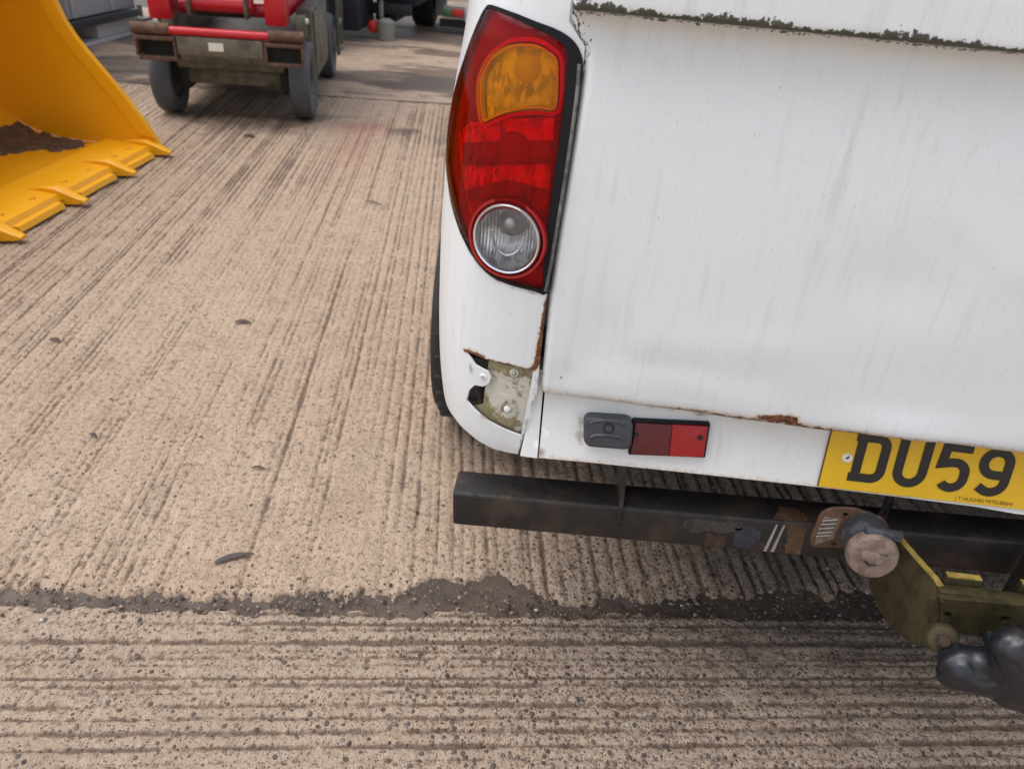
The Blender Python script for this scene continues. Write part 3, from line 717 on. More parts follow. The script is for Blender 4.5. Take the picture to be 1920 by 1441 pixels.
# ---- tailgate: shell lofted from a side profile
TPROF = [(.030, .692), (.016, .6905), (.006, .6935), (.0015, .699), (-.001, .708), (-.002, .73), (-.002, .78), (0, .87), (.003, .95), (.007, 1.02), (.012, 1.08), (.018, 1.13), (.0225, 1.165), (.025, 1.185), (.024, 1.196), (.018, 1.2025), (.004, 1.2055), (-.010, 1.2065), (-.013, 1.2085), (-.014, 1.214), (-.013, 1.25), (-.010, 1.31), (-.002, 1.335), (.03, 1.345)]
def tail_y(z): 
    k = [p for p in TPROF[4:15]]; return float(np.interp(z, [p[1] for p in k], [p[0] for p in k]))
def bulge(x): return -.020*max(0, 1-((x-XC)/.70)**2)
def left_x(z): return float(np.interp(z, [.69, .85, .95, 1.05, 1.14, 1.165, 1.19, 1.34], [-.4795, -.481, -.4785, -.4735, -.4695, -.471, -.492, -.492]))
def dents(x, z):
    d = .0045*math.exp(-(((x+.02)/.10)**2+((z-.93)/.05)**2)) - .003*math.exp(-(((x-.10)/.09)**2+((z-.95)/.05)**2))
    d += .0035*math.exp(-(((x+.40)/.035)**2+((z-.80)/.05)**2)) + .002*math.sin(x*9+1)*math.exp(-((z-.78)/.06)**2)
    d += .0025*math.exp(-(((x+.445)/.02)**2+((z-.73)/.02)**2)) + .0012*math.sin(x*31+z*14)*math.exp(-((z-.715)/.03)**2)
    d -= .006*math.exp(-((x-.05)/.14)**2)*math.exp(-((z-.705)/.03)**2)
    q = (z-1.0)+.55*(x+.03); d += .0006*math.exp(-(q/.020)**2)*sstep(-.14, .02, x) - .0005*math.exp(-((q-.035)/.022)**2)*sstep(-.12, .04, x)
    d += .003*math.exp(-(((x+.30)/.10)**2+((z-.77)/.025)**2)) - .0022*math.exp(-(((x+.18)/.06)**2+((z-.82)/.03)**2))
    return d
def build_tailgate():
    prof = []
    for (y1, z1), (y2, z2) in zip(TPROF, TPROF[1:]):
        L = math.hypot(y2-y1, z2-z1); k = max(1, int(L/(.006)))
        for j in range(k): prof.append((y1+(y2-y1)*j/k, z1+(z2-z1)*j/k))
    prof.append(TPROF[-1])
    # closing points inside: depth of the gate
    back = [(.06, 1.34), (.065, 1.0), (.06, .70), (.045, .692)]
    ring_ = prof + back; n = len(ring_)
    tt = np.concatenate([np.linspace(0, .03, 8)[:-1], np.linspace(.03, .58, 110)[:-1], np.linspace(.58, 1, 26)])
    V, F = [], []; R_, G_, Mo = [], [], []
    for i, t in enumerate(tt):
        for j, (y, z) in enumerate(ring_):
            x0 = left_x(z); x1 = 2*XC-x0; x = x0+(x1-x0)*t
            # rounded vertical edges
            e = min(x-x0, x1-x); rnd = 0
            if j < len(prof) and e < .006: rnd = .006-math.sqrt(max(0, .006**2-(.006-e)**2))
            zz = z - .004*sstep(0, .4, (x-x0))*0
            yy = y + rnd + (bulge(x) if j < len(prof) else 0) + (dents(x, z) if 3 < j < len(prof)-6 and z < 1.19 else 0)
            wob = (.0010*math.sin(x*17)+.0005*math.sin(x*51+2))*(1 if z < .70 else 0)
            V.append((x, yy, zz+wob))
            d_rust = 0
            if z < .735 and j < len(prof):
                # rust run along the lower lip
                line_z = .7025 + .006*sstep(-.19, -.12, x)
                w_ = .0025+.0055*sstep(-.19, -.135, x)
                if -.30 < x < -.095: d_rust = (1.1-abs(z-line_z)/w_*.8)*sstep(-.30, -.2, x)*(1-sstep(-.115, -.1, x))
                if z < .700: d_rust = max(d_rust, .36+.25*sstep(-.35, -.2, x)*(1-sstep(0, .15, x)))
            if j < len(prof) and x-x0 < .005: d_rust = max(d_rust, .35*(1-sstep(.85, .95, z)))
            R_.append(max(0, min(1, d_rust)))
            G_.append(.34*(1-sstep(.69, .725, z)) if j < len(prof) else .4)
            mo = 0
            if 1.197 < z < 1.24 and j < len(prof):
                env = .5+.5*math.sin(x*37)+.3*math.sin(x*91+1)
                mo = 1.0-abs(z-1.209)/.006*.5 if z < 1.2095 else 1.02-(z-1.2095)/(.004+.010*max(0, env))
                if z < 1.2065: mo = .55
            if z > 1.15 and x-x0 < .03 and j < len(prof): mo = max(mo, .5-(x-x0)/.03*.4)
            Mo.append(max(0, min(1, mo)))
    for i in range(len(tt)-1):
        for j in range(n):
            F.append((i*n+j, i*n+(j+1) % n, (i+1)*n+(j+1) % n, (i+1)*n+j))
    F.append(tuple(reversed(range(n)))); F.append(tuple(range((len(tt)-1)*n, len(tt)*n)))
    F = [tuple(reversed(f)) for f in F]
    return mesh('tailgate', V, F, M['white'], truck, 50, dict(rust=R_, grime=G_, moss=Mo))
gate = build_tailgate()
gate['label'] = 'white tailgate with mossy ledge and rust along its lower lip'

# ---- rear panel under the tailgate, leaning back
LEAN = math.radians(13.4); LU = np.array([0, math.sin(LEAN), math.cos(LEAN)]); LN = np.array([0, -math.cos(LEAN), math.sin(LEAN)]); LX = np.array([1., 0, 0])
L0 = np.array([0, 0, .6])
def LP(u, v, w=0.): return L0 + LX*u + LU*v + LN*w
def inv_l(px, py, w=0.):
    d = ray(px, py); o = L0+LN*w; t = ((o-CAM)@LN)/(d@LN); q = CAM+d*t-o; return (float(q[0]), float(q@LU))
def lp_fn(w=0.): return lambda u, v: (LP(u, v, w), LN)
PB = -.004     # the panel's skin lies behind the number plate
pts = [inv_l(x, y, PB) for x, y in [(1021, 735), (1010, 858), (1110, 867), (1300, 887), (1520, 911), (1700, 933)]]
pan = [pts[0]] + pts[1:] + [(.20, -.022), (.26, -.026), (.95, -.026), (.95, .115), (pts[0][0], .115)]
pan[0] = (pts[0][0], .115); pan.pop()
pr = lambda P: np.clip(.42-seg_dist(P, pts[1:], False)/.01, 0, 1)
def pg(P):
    a = inv_l(1090, 780); b = inv_l(1090, 830); c = inv_l(1190, 765); d = inv_l(1560, 800)
    v = np.clip(.74-seg_dist(P, [a, b], False)/.035, 0, 1); v = np.maximum(v, np.clip(.62-seg_dist(P, [c, d], False)/.02, 0, 1))
    return np.maximum(v, np.clip(.45-seg_dist(P, pts, False)/.012, 0, 1))
low = sheet('lower_panel', pan, [], .011, lp_fn(PB), M['white2'], truck, .016, 30, attr_fn=dict(rust=pr, grime=pg))
ep = [inv_l(x, y, PB) for x, y in [(1018, 735), (1007, 859), (975, 855), (1003, 738)]]; ep[0] = (ep[0][0]-.001, .115); ep[3] = (ep[3][0]+.002, .115)
sheet('end_panel', ep, [], .012, lp_fn(PB-.001), M['white2'], truck, .014, 30, attr_fn=dict(rust=lambda P: P[:, 0]*0, grime=lambda P: np.clip(.55-seg_dist(P, [ep[1], ep[2]], False)/.012, 0, 1)))
box('rear_crossmember', (-.50, .05, .585), (.94, .12, .69), M['dark'], truck, .005)

# rounded black cover of the blanked lamp
def lbox(name, px_quad, w0, w1, mat, par, rad, seg=4):
    q = [inv_l(x, y, PB) for x, y in px_quad]; bm = bmesh.new(); a = []
    q = shrink(q, 0)
    vs0 = [bm.verts.new(tuple(LP(u, v, w0))) for u, v in q]; f = bm.faces.new(vs0)
    r = bmesh.ops.extrude_face_region(bm, geom=[f]); vv = [v for v in r['geom'] if isinstance(v, bmesh.types.BMVert)]
    bmesh.ops.translate(bm, vec=Vector(LN*(w1-w0)), verts=vv)
    es = [e for e in bm.edges if (e.verts[0] in vv) != (e.verts[1] in vv)]
    if rad: bmesh.ops.bevel(bm, geom=es, offset=rad, segments=seg, profile=.5, affect='EDGES')
    bm.normal_update()
    top = [e for e in bm.edges if all(abs((np.array(v.co)-L0)@LN-w1) < 1e-5 for v in e.verts)]
    bmesh.ops.bevel(bm, geom=top, offset=min(.005, max(.0012, rad*.4)), segments=3, profile=.6, affect='EDGES')
    return bm_obj(name, bm, mat, par, 40)
bl = lbox('lamp_blank', [(1094, 771), (1186, 777), (1182, 833), (1094, 826)], PB-.001, .020, M['black'], truck, .012)
bl['label'] = 'rounded black rubber block with a dark centre hole'
for (a, b, y0) in ((1107, 1172, 789), (1107, 1170, 816)):
    ptsr = [LP(*inv_l(x, yy, .020), .0203) for x, yy in ((a, y0+4), (a+8, y0), ((a+b)/2, y0-1), (b-8, y0+2.5), (b, y0+8))]
    tube('ridge', ptsr, .0026, M['black'], bl, 8)
lathe('hole', [(0, -.001), (.0055, -.001), (.0065, .001), (.0085, .0012), (.0085, -.002)], LP(*inv_l(1141, 803, .020), .0203), LN, M['plate_k'], bl, 20)
mk = lbox('marker_lamp', [(1186, 782), (1330, 789), (1320, 853), (1177, 847)], PB-.001, .006, M['gasket'], truck, .0015, 2)
mk['label'] = 'rectangular red reflector, one half dark and one half bright'
lbox('dark_lens', [(1190, 787), (1258, 790), (1252, 848), (1182, 844)], .003, .0105, M['marker_dark'], mk, .001, 2)
lbox('red_lens', [(1258.6, 790), (1325, 793), (1316, 850), (1252.6, 848)], .003, .0105, M['marker_red'], mk, .001, 2)
for p in ((1192, 815), (1313, 820)):
    lathe('screw', [(0, .003), (.0028, .003), (.004, .0015), (.0042, -.002)], LP(*inv_l(*p, .0105), .0105), LN, M['plate_k'], mk, 14)
# ---- number plate
plate = sheet('number_plate', [(-.041, -.0155), (-.041, .0955), (.479, .0955), (.479, -.0155)], [], .02, lp_fn(.0015), M['plate_y'], truck, .0035, 30)
plate['label'] = 'yellow number plate reading DU59'
sheet('plate_backing', [(-.0425, -.0165), (-.0425, .0965), (.4805, .0965), (.4805, -.0165)], [], .05, lp_fn(-.0003), M['plate_edge'], plate, .0015, 30)
def stroke(name, path, w, off=(0, 0), wd=.0028, closed=False):
    P = np.array(path, float)+np.array(off); n = len(P); Lf, Rt = [], []
    for i in range(n):
        a = P[i]-P[i-1] if i > 0 or closed else P[1]-P[0]; b = P[(i+1) % n]-P[i] if i < n-1 or closed else P[-1]-P[-2]
        a = a/np.linalg.norm(a); b = b/np.linalg.norm(b); na = np.array([-a[1], a[0]]); nb = np.array([-b[1], b[0]]); mth = na+nb; mth /= np.linalg.norm(mth)
        k = w/2/max(.4, mth@na); Lf.append(P[i]+mth*k); Rt.append(P[i]-mth*k)
    V = []; F = []
    for top in (wd, wd-.001):
        for p in Lf+Rt: V.append(LP(p[0], p[1], top))
    m_ = 2*n; rg = range(n if closed else n-1)
    for i in rg:
        j = (i+1) % n
        F.append((i, n+i, n+j, j)); F.append((m_+i, i, j, m_+j)); F.append((n+i, m_+n+i, m_+n+j, n+j))
    return V, F
def glyph(name, strokes, x):
    V, F = [], []
    for path, closed in strokes:
        v, f = stroke('', path, .0138, (x, 0), .0028, closed); b = len(V); V += v; F += [tuple(i+b for i in q) for q in f]
    bm = bmesh.new(); vs_ = [bm.verts.new(tuple(v)) for v in V]
    for q in F: bm.faces.new([vs_[i] for i in q])
    return bm_obj(name, bm, M['plate_k'], plate, 20)
def arc(cx, cy, rx, ry, a0, a1, n=8): return [(cx+rx*math.cos(math.radians(a0+(a1-a0)*k/n)), cy+ry*math.sin(math.radians(a0+(a1-a0)*k/n))) for k in range(n+1)]
k = .0069; W_, H_ = .050, .079
D = [(-.003, k)]+arc(W_-k-.014, k+.014, .014, .014, -90, 0)+arc(W_-k-.014, H_-k-.014, .014, .014, 0, 90)+[(-.003, H_-k)]
glyph('letter', [(D, False), ([(k, .0138), (k, H_-.0138)], False)], 0)
U = [(k, H_)]+arc(k+.018, k+.018, .018, .018, 180, 270)+arc(W_-k-.018, k+.018, .018, .018, 270, 360)+[(W_-k, H_)]
glyph('letter', [(U, False)], .061)
five = [(W_-.003, H_-k), (.008, H_-k), (.0055, .043), (.010, .0475)]+arc(.026, .0325, .0171, .0160, 95, 0, 8)+arc(.0265, .0235, .0166, .0166, 0, -150, 12)
five = [(W_-.004, H_-k), (.0085, H_-k), (.0065, .0445), (.020, .0475)]+arc(.0265, .0315, .0166, .0165, 85, 0, 7)+arc(.0265, .0235, .0166, .0166, -8, -145, 10)
glyph('digit', [(five, False)], .122)
nine = [(.006, .0145)]+arc(.024, .0245, .0185, .0176, -125, 0, 9)+arc(.024, .0540, .0185, .0181, 0, 180, 12)+arc(.024, .0530, .0185, .0181, 180, 272, 7)+[(.0355, .0349)]
glyph('digit', [(nine, False)], .183)
for p in ((1589, 858),):
    sc = lathe('screw', [(0, .002), (.004, .0035), (.0062, .003), (.008, .0005), (.008, -.001)], LP(*inv_l(*p, .0015), .0018), LN, M['label'], plate, 20)
    poly_prism('screw_slot', [LP(*inv_l(*q, .005), .0052) for q in ((1585, 858), (1592, 854), (1593, 857), (1588, 861))], LN*.0006, M['plate_edge'], sc)
def text(body, px, h, mat, par, ang):
    cu = bpy.data.curves.new('t', 'FONT'); cu.body = body; cu.size = h; cu.space_character = .95
    to = bpy.data.objects.new('t', cu); COL.objects.link(to); bpy.context.view_layer.update()
    me = bpy.data.meshes.new_from_object(to.evaluated_get(bpy.context.evaluated_depsgraph_get())); bpy.data.objects.remove(to)
    u, v = inv_l(*px, .002)
    me.transform(Matrix.Translation(Vector((u, v, 0))))
    for q in me.vertices: q.co = Vector(LP(q.co.x, q.co.y, .0019))
    o = link_mesh('dealer_text', me, mat, par); return o
text('J T HUGHES MITSUBISHI', (1790, 936), .0085, M['plate_edge'], plate, 0)

# ---- chassis, floor, cab and wheels
box('bed_floor', (-.62, .13, .66), (1.06, 2.0, .74), M['dark'], truck, .01)
for x in (-.22, .58): box('chassis_rail', (x, .10, .50), (x+.08, 4.2, .60), M['dark'], truck, .01)
box('bed_front', (-.66, 2.03, .6), (1.10, 2.07, 1.34), M['white'], truck, .01)
tube('axle', [(-.58, 1.02, .36), (1.02, 1.02, .36)], .045, M['dark'], truck, 14)
box('fuel_tank', (-.1, 1.5, .36), (.5, 2.3, .56), M['dark'], truck, .03)
tube('exhaust_pipe', [(.80, .22, .50), (.80, .7, .50), (.78, 1.5, .55), (.6, 2.0, .5)], .027, M['rust'], truck, 14)
def wheel_mesh(name, c, R, width, axis, mat_t, mat_r, par, rim_r=.55, lugs=True, seg=40):
    """tyre with its tread blocks, rim with a dished disc; axis points outboard"""
    h = width/2; ax = Vector(axis).normalized()
    t_ = lathe(name, [(R*rim_r, -h*.75), (R*.80, -h), (R*.94, -h*.93), (R*.985, -h*.72), (R, -h*.3), (R, h*.3), (R*.985, h*.72), (R*.94, h*.93), (R*.80, h), (R*rim_r, h*.75), (R*rim_r*.97, h*.55), (R*rim_r*.97, -h*.55), (R*rim_r, -h*.75)], c, axis, mat_t, par, seg)
    if lugs:
        bm = bmesh.new(); a = Vector((0, 0, 1)); e1 = (a-ax*a.dot(ax)).normalized(); e2 = ax.cross(e1)
        for k_ in range(36):
            th = k_*2*math.pi/36
            for sgn, ph in ((-1, 0), (1, .5), (0, .25)):
                th2 = th+ph*2*math.pi/36; er = e1*math.cos(th2)+e2*math.sin(th2); et = e2*math.cos(th2)-e1*math.sin(th2)
                o = Vector(c)+er*(R+.001)+ax*(h*.58*sgn)
                add_box(bm, (R*.10, h*.42, .012), frame(o, et, ax, er))
        bm_obj('tread', bm, mat_t, t_, 0)
    lathe('rim', [(R*rim_r*.97, -h*.5), (R*rim_r*.9, h*.1), (R*rim_r*.85, h*.5), (R*rim_r*.97, h*.72), (R*rim_r*.9, h*.68), (R*rim_r*.80, h*.2), (R*rim_r*.5, h*.15), (R*rim_r*.28, h*.45), (0, h*.45)], c, axis, mat_r, t_, seg)
    return t_
M['alloy'] = mat_simple('alloy', (.4, .4, .41), .4, .7, var=.2)
for x, ax in ((-.651, (-1, 0, 0)), (1.089, (1, 0, 0))):
    for y in (1.02, 4.02): wheel_mesh('wheel', (x, y, .356), .356, .24, ax, M['tyre'], M['alloy'], truck)
# cab
cabp = [(2.1, .55), (2.1, 1.30), (2.35, 1.72), (2.6, 1.77), (3.55, 1.75), (4.1, 1.28), (5.05, 1.12), (5.15, .9), (5.15, .5), (4.5, .48)]
def cabw(z): return .90-.14*max(0, (z-1.25)/.5)
bm = bmesh.new(); A = [bm.verts.new((XC-cabw(z), y, z)) for y, z in cabp]; B = [bm.verts.new((XC+cabw(z), y, z)) for y, z in cabp]; n_ = len(cabp)
for i in range(n_): bm.faces.new((A[i], A[(i+1) % n_], B[(i+1) % n_], B[i]))
bm.faces.new(A); bm.faces.new(list(reversed(B))); bmesh.ops.bevel(bm, geom=list(bm.edges), offset=.03, segments=3, profile=.5, affect='EDGES')
bm_obj('cab', bm, M['white'], truck, 40)
for sx in (-1, 1):
    for ys in ([(2.45, 1.3), (2.55, 1.66), (3.0, 1.67), (3.0, 1.3)], [(3.06, 1.3), (3.06, 1.67), (3.5, 1.66), (3.9, 1.3)]):
        poly_prism('window', [(XC+sx*(cabw(z)+.004), y, z) for y, z in ys], (sx*.004, 0, 0), M['glass'], truck)
poly_prism('window', [(XC-.62, 2.135, 1.36), (XC+.62, 2.135, 1.36), (XC+.56, 2.30, 1.64), (XC-.56, 2.30, 1.64)], (0, -.012, .006), M['glass'], truck)

# ---- tow bar
bt = math.atan2(.031, .85); bx = np.array([math.cos(bt), 0, math.sin(bt)]); bz = np.array([-math.sin(bt), 0, math.cos(bt)])
BO = np.array([-.604, .02, .394])
def BP(a, y, c): return BO + bx*a + np.array([0, y, 0]) + bz*c
bm = bmesh.new(); add_box(bm, (1.64, .064, .071), frame(BP(.82, .032, .0355), bx, (0, 1, 0), bz), .006, 3)
beam = bm_obj('tow_bar', bm, M['beam'], truck, 40)
beam['label'] = 'black square steel tow bar beam with scraped paint'
# hanger plates clamping the beam
def hanger(a):
    pts_ = [BP(a, -.003, .040), BP(a, -.005, .074), BP(a, .004, .10), BP(a, .03, .20), BP(a, .09, .20), BP(a, .09, .05), BP(a, .0, .03)]
    return poly_prism('hanger_plate', pts_, bx*.008, M['beam'], beam, bevel=.001)
ah = (on_y(1162, 930, .02)-BO)@bx; hanger(float(ah)); hanger(1.64-float(ah)-.008)
# paint runs, scraped patches and rust on the beam face: thin raised flakes
def on_beam(px, y=-.0006): p = on_y(px[0], px[1], .02+y); return p
M['scrape'] = mat_worn('scraped_paint', (.042, .037, .033), (.065, .056, .05), (.022, .02, .018), .7, .1, 40)
M['scrape_b'] = mat_worn('blue_grey_film', (.028, .032, .040), (.045, .05, .06), (.02, .02, .023), .6, .1, 60)
M['drip'] = mat_simple('white_drip', (.28, .265, .245), .6, var=.3, scale=80)
M['rust_run'] = mat_worn('rust_run', (.085, .045, .02), (.12, .07, .032), (.04, .025, .018), .8, 0, 60)
def beam_patch(px, mat, name='scrape'):
    q = [(float(((on_beam(p)-BO)@bx)), float(((on_beam(p)-BO)@bz))) for p in px]; q = [(a, min(.0655, max(.0055, c))) for a, c in q]
    return sheet(name, densify(q, .004), [], .008, lambda a, c: (BP(a, -.0009, c), np.array([0, -1., 0])), mat, beam, .0009, 30)
random.seed(5)
def ragged(px, amp):
    d = densify(px, 4); return [(x+random.uniform(-amp, amp), y+random.uniform(-amp, amp)) for x, y in d]
beam_patch(ragged([(1285, 972), (1400, 978), (1395, 990), (1350, 1000), (1330, 994), (1300, 998), (1276, 985)], 2.5), M['scrape'])
beam_patch(ragged([(1380, 990), (1410, 982), (1428, 1000), (1410, 1026), (1376, 1024)], 2.5), M['scrape_b'])
M['rust_dk'] = mat_worn('rust_dark', (.05, .026, .018), (.075, .04, .026), (.025, .022, .022), .8, .1, 60)
beam_patch(ragged([(1325, 1002), (1362, 1004), (1358, 1028), (1318, 1026)], 3), M['rust_dk'])
for x0 in (1450, 1464): beam_patch([(x0+6, 980), (x0+10, 980), (x0-14, 1036), (x0-20, 1036)], M['drip'], 'paint_run')
beam_patch(ragged([(1480, 980), (1512, 984), (1500, 1042), (1472, 1038)], 2), M['rust_run'])
tp = [(float((on_z(x, y, .4845)-BO)@bx), float(on_z(x, y, .4845)[1]-.02)) for x, y in [(1450, 972), (1462, 950), (1495, 955), (1515, 972), (1512, 982)]]
sheet('rust_patch', [(a, min(.057, max(.007, y))) for a, y in tp], [], .02, lambda a, y: (BP(a, y, .0719), bz), M['rust_run'], beam, .0009, 30)

# socket mounting plate and the seven-pin socket
def pl_y(px, y): return [on_y(a, b, y) for a, b in px]
SPY = -.012
spo = smooth_poly([(1520, 1022), (1532, 985), (1541, 964), (1560, 955), (1585, 954), (1612, 957), (1633, 968), (1650, 971), (1664, 982), (1672, 1006), (1690, 1040), (1708, 1072), (1690, 1082), (1655, 1060), (1600, 1030), (1560, 1025)], 3)
q3 = [on_y(a, b, SPY) for a, b in spo]
sp = sheet('socket_plate', [(p[0], p[2]) for p in q3], [[(on_y(1586+6*math.cos(a), 965+5*math.sin(a), SPY)[0], on_y(1586+6*math.cos(a), 965+5*math.sin(a), SPY)[2]) for a in np.arange(0, 6.28, .8)],
      [(on_y(1564+6*math.cos(a), 1019+5*math.sin(a), SPY)[0], on_y(1564+6*math.cos(a), 1019+5*math.sin(a), SPY)[2]) for a in np.arange(0, 6.28, .8)]], .012, lambda x, z: (np.array([x, SPY, z]), np.array([0, -1., 0])), M['rust'], beam, .006, 30)
tagp = [on_y(a, b, SPY) for a, b in [(1545, 968), (1578, 972), (1562, 1008), (1527, 1020), (1535, 990)]]
tg = sheet('bare_patch', [(p[0], p[2]) for p in tagp], [], .01, lambda x, z: (np.array([x, SPY-.0015, z]), np.array([0, -1., 0])), M['beige'], sp, .0014, 30)
for i, yy in enumerate((974, 981, 989, 997, 1003)):
    a = on_y(1542-i*3, yy+2, SPY-.003); b = on_y(1570-i*3, yy, SPY-.003)
    tube('tooth_mark', [a, b], .0011, M['drip'], sp, 6)
for (a, b) in ((1594, 983), (1607, 978), (1645, 987), (1584, 995), (1631, 980)):
    lathe('hole', [(0, .0006), (.0035, .0006), (.0038, -.001)], on_y(a, b, SPY-.0003), (0, -1, 0), M['plate_k'], sp, 10)
sc_c = on_y(1622, 1004, -.030); sc_f = on_y(1637, 1046, -.088)
sax = Vector(sc_f-sc_c).normalized(); sl_ = (Vector(sc_f)-Vector(sc_c)).length
SR = .035
sock = lathe('trailer_socket', [(SR*.8, -.03), (SR*.92, -.01), (SR*1.02, 0), (SR*1.02, .012), (SR*.97, .02), (SR*1.0, sl_-.018)], sc_c, sax, M['socket_k'], beam, 32, 40)
sock['label'] = 'round trailer socket with a dirty beige cap and dark body'
fc = Vector(sc_c)+sax*(sl_-.018)
lid = lathe('socket_cap', [(SR*1.0, -.002), (SR*1.05, .004), (SR*1.04, .013), (SR*.95, .019), (SR*.6, .0215), (0, .022)], fc, sax, M['beige'], sock, 32, 40)
e1 = (Vector((1, 0, 0))-sax*sax.x).normalized(); e2 = sax.cross(e1)
if e2.z < 0: e2 = -e2
def on_cap(a, b, h=.022): return fc+sax*h+e1*a+e2*b
for seg_ in ([(-.018, .004), (-.010, -.006), (-.004, -.0105), (.002, -.009)], [(.002, -.009), (.0075, -.003), (.008, .004)], [(.006, .010), (.017, .0115)], [(.006, .010), (.0075, .004)]):
    tube('slot', [on_cap(a, b, .0216) for a, b in seg_], .0019, M['plate_k'], lid, 6)
bm = bmesh.new(); add_box(bm, (.020, .017, .006), frame(on_cap(.012, .002, .0215), e1, e2, sax), .002); bm_obj('cap_tab', bm, M['beige'], lid, 40)
bm = bmesh.new(); add_box(bm, (.022, .018, .007), frame(on_cap(-.008, .004, .0205), e1, e2, sax), .003); bm_obj('cap_tab', bm, M['beige'], lid, 40)
bm = bmesh.new(); add_box(bm, (.052, .014, .012), frame(fc+e2*(SR+.001)+e1*.008+sax*.004, e1, e2, sax), .003); bm_obj('cap_hinge', bm, M['socket_k'], sock, 40)
tube('cable', [sc_c+np.array(sax)*-.02, on_y(1640, 985, .0), on_y(1665, 950, .10), on_y(1668, 930, .2)], .008, M['rubber'], beam, 10)

# drop plates and face plate
LPY = [(.108, .012, .495), (.122, -.035, .494), (.137, -.078, .493), (.1425, -.10, .490), (.145, -.122, .432), (.1425, -.118, .398), (.138, -.100, .375), (.130, -.072, .362), (.118, -.03, .360), (.106, .012, .378)]
dl = poly_prism('drop_plate', LPY, Vector((.0095, .003, 0)), M['zinc'], beam, bevel=.0008)
dl['label'] = 'tarnished yellow zinc drop plate'
e_ = [np.array(p)+np.array([.0045, .0015, .0006]) for p in LPY[:4]]
bm = bmesh.new()
for a, b in zip(e_, e_[1:]):
    d_ = Vector(b-a); ln = d_.length; d_.normalize(); sx_ = Vector((.95, .3, 0)).normalized(); sx_ = (sx_-d_*sx_.dot(d_)).normalized()
    add_box(bm, (ln+.001, .0098, .0016), frame((a+b)/2, d_, sx_, d_.cross(sx_)))
bm_obj('bright_edge', bm, M['zinc_edge'], dl, 30)
RPY = [(.318, .012, .515), (.300, -.035, .512), (.287, -.078, .505), (.284, -.10, .498), (.284, -.118, .43), (.290, -.10, .39), (.300, -.05, .385), (.318, .012, .40)]
dr = poly_prism('drop_plate', RPY, Vector((.009, .003, 0)), M['beam'], beam, bevel=.0008)
FY = -.116
fq = [on_y(a, b, FY) for a, b in [(1764, 1122), (1925, 1138), (1912, 1180), (1880, 1190), (1742, 1178)]]
fout = [(p[0], p[2]) for p in fq]
def hole_at(px, r=.0075): p = on_y(px[0], px[1], FY); return [(p[0]+r*math.cos(a), p[2]+r*.85*math.sin(a)) for a in np.arange(0, 6.28, .5)]
fout = [(fout[0][0], fout[0][1]), (.296, fout[1][1]+.004), (.296, .447), (fout[4][0]+.12, fout[4][1]-.006), fout[4]]
fp = sheet('face_plate', fout, [hole_at((1775, 1152)), hole_at((1884, 1160))], .02, lambda x, z: (np.array([x, FY, z]), np.array([0, -1., 0])), M['zinc'], beam, .010, 30, edge=.008)
for px_ in ((1775, 1157), (1884, 1165)):
    p = on_y(px_[0], px_[1], FY+.006); lathe('bolt', [(0, .002), (.006, .001), (.0065, -.006)], p, (0, -1, .2), M['zinc_edge'], fp, 12)
t0 = np.array([fout[0][0], FY, fout[0][1]]); t1 = np.array([.296, FY, fout[1][1]])
box('top_flange', (t0[0]+.004, FY+.0115, t0[2]-.006), (.284, FY+.030, t0[2]+.002), M['zinc'], beam, .001)
for (xa, xb, ze) in ((.153, .205, .018), (.262, .283, .020)):
    f_ = box('lug', (xa, FY+.031, t0[2]-.010), (xb, FY+.043, t0[2]+ze-.004), M['zinc'], beam, .001)
    box('bright_edge', (xa+.001, FY+.0315, t0[2]+ze-.0036), (xb-.001, FY+.0425, t0[2]+ze-.0024), M['zinc_edge'], f_, 0)
wl = [on_y(1766, 1124+k_*4.0, FY-.001)+np.array([.001*((k_ % 2)*2-1), -.002, 0]) for k_ in range(13)]
tube('weld_bead', wl, [.0022+.001*(k_ % 2) for k_ in range(13)], M['zinc'], beam, 8)
# lower bolt and shackle boss
bc_ = on_y(1765, 1195, -.13)
lathe('boss', [(.0, .010), (.012, .010), (.020, .008), (.024, .002), (.024, -.012)], bc_, (-.25, -1, .55), M['zinc'], beam, 20)
lathe('bolt_head', [(0, .018), (.008, .018), (.010, .016), (.010, .008)], bc_, (-.25, -1, .55), M['rust_dk'], beam, 6, 20)
# tow ball neck and its black cover
tube('ball_neck', [(.232, -.10, .43), (.232, -.155, .42), (.226, -.19, .44), (.230, -.20, .43)], .011, M['cover'], beam, 14)
def blob(name, balls, mat, par):
    bm = bmesh.new()
    for c, r_ in balls:
        vv = bmesh.ops.create_icosphere(bm, subdivisions=3, radius=1)['verts']
        bmesh.ops.transform(bm, matrix=Matrix.Translation(Vector(c)) @ Matrix.Diagonal((*r_, 1)), verts=vv)
    me = bpy.data.meshes.new('tmp'); bm.to_mesh(me); bm.free(); o = bpy.data.objects.new('tmp', me); COL.objects.link(o)
    md = o.modifiers.new('r', 'REMESH'); md.mode = 'VOXEL'; md.voxel_size = .004
    sm = o.modifiers.new('s', 'SMOOTH'); sm.factor = .5; sm.iterations = 14
    bpy.context.view_layer.update()
    me2 = bpy.data.meshes.new_from_object(o.evaluated_get(bpy.context.evaluated_depsgraph_get())); bpy.data.objects.remove(o)
    from mathutils import noise as mn
    for v_, nn_ in zip(me2.vertices, [v.normal.copy() for v in me2.vertices]):
        q = v_.co*28; v_.co += nn_*(-.0025*(1-abs(mn.noise(q)*2))**4 + .002*mn.noise(q*1.9+Vector((3, 1, 2))))
    me2.materials.clear(); me2.polygons.foreach_set('use_smooth', [True]*len(me2.polygons)); me2.name = name
    return link_mesh(name, me2, mat, par)
def bp(px, y): return on_y(px[0], px[1], y)
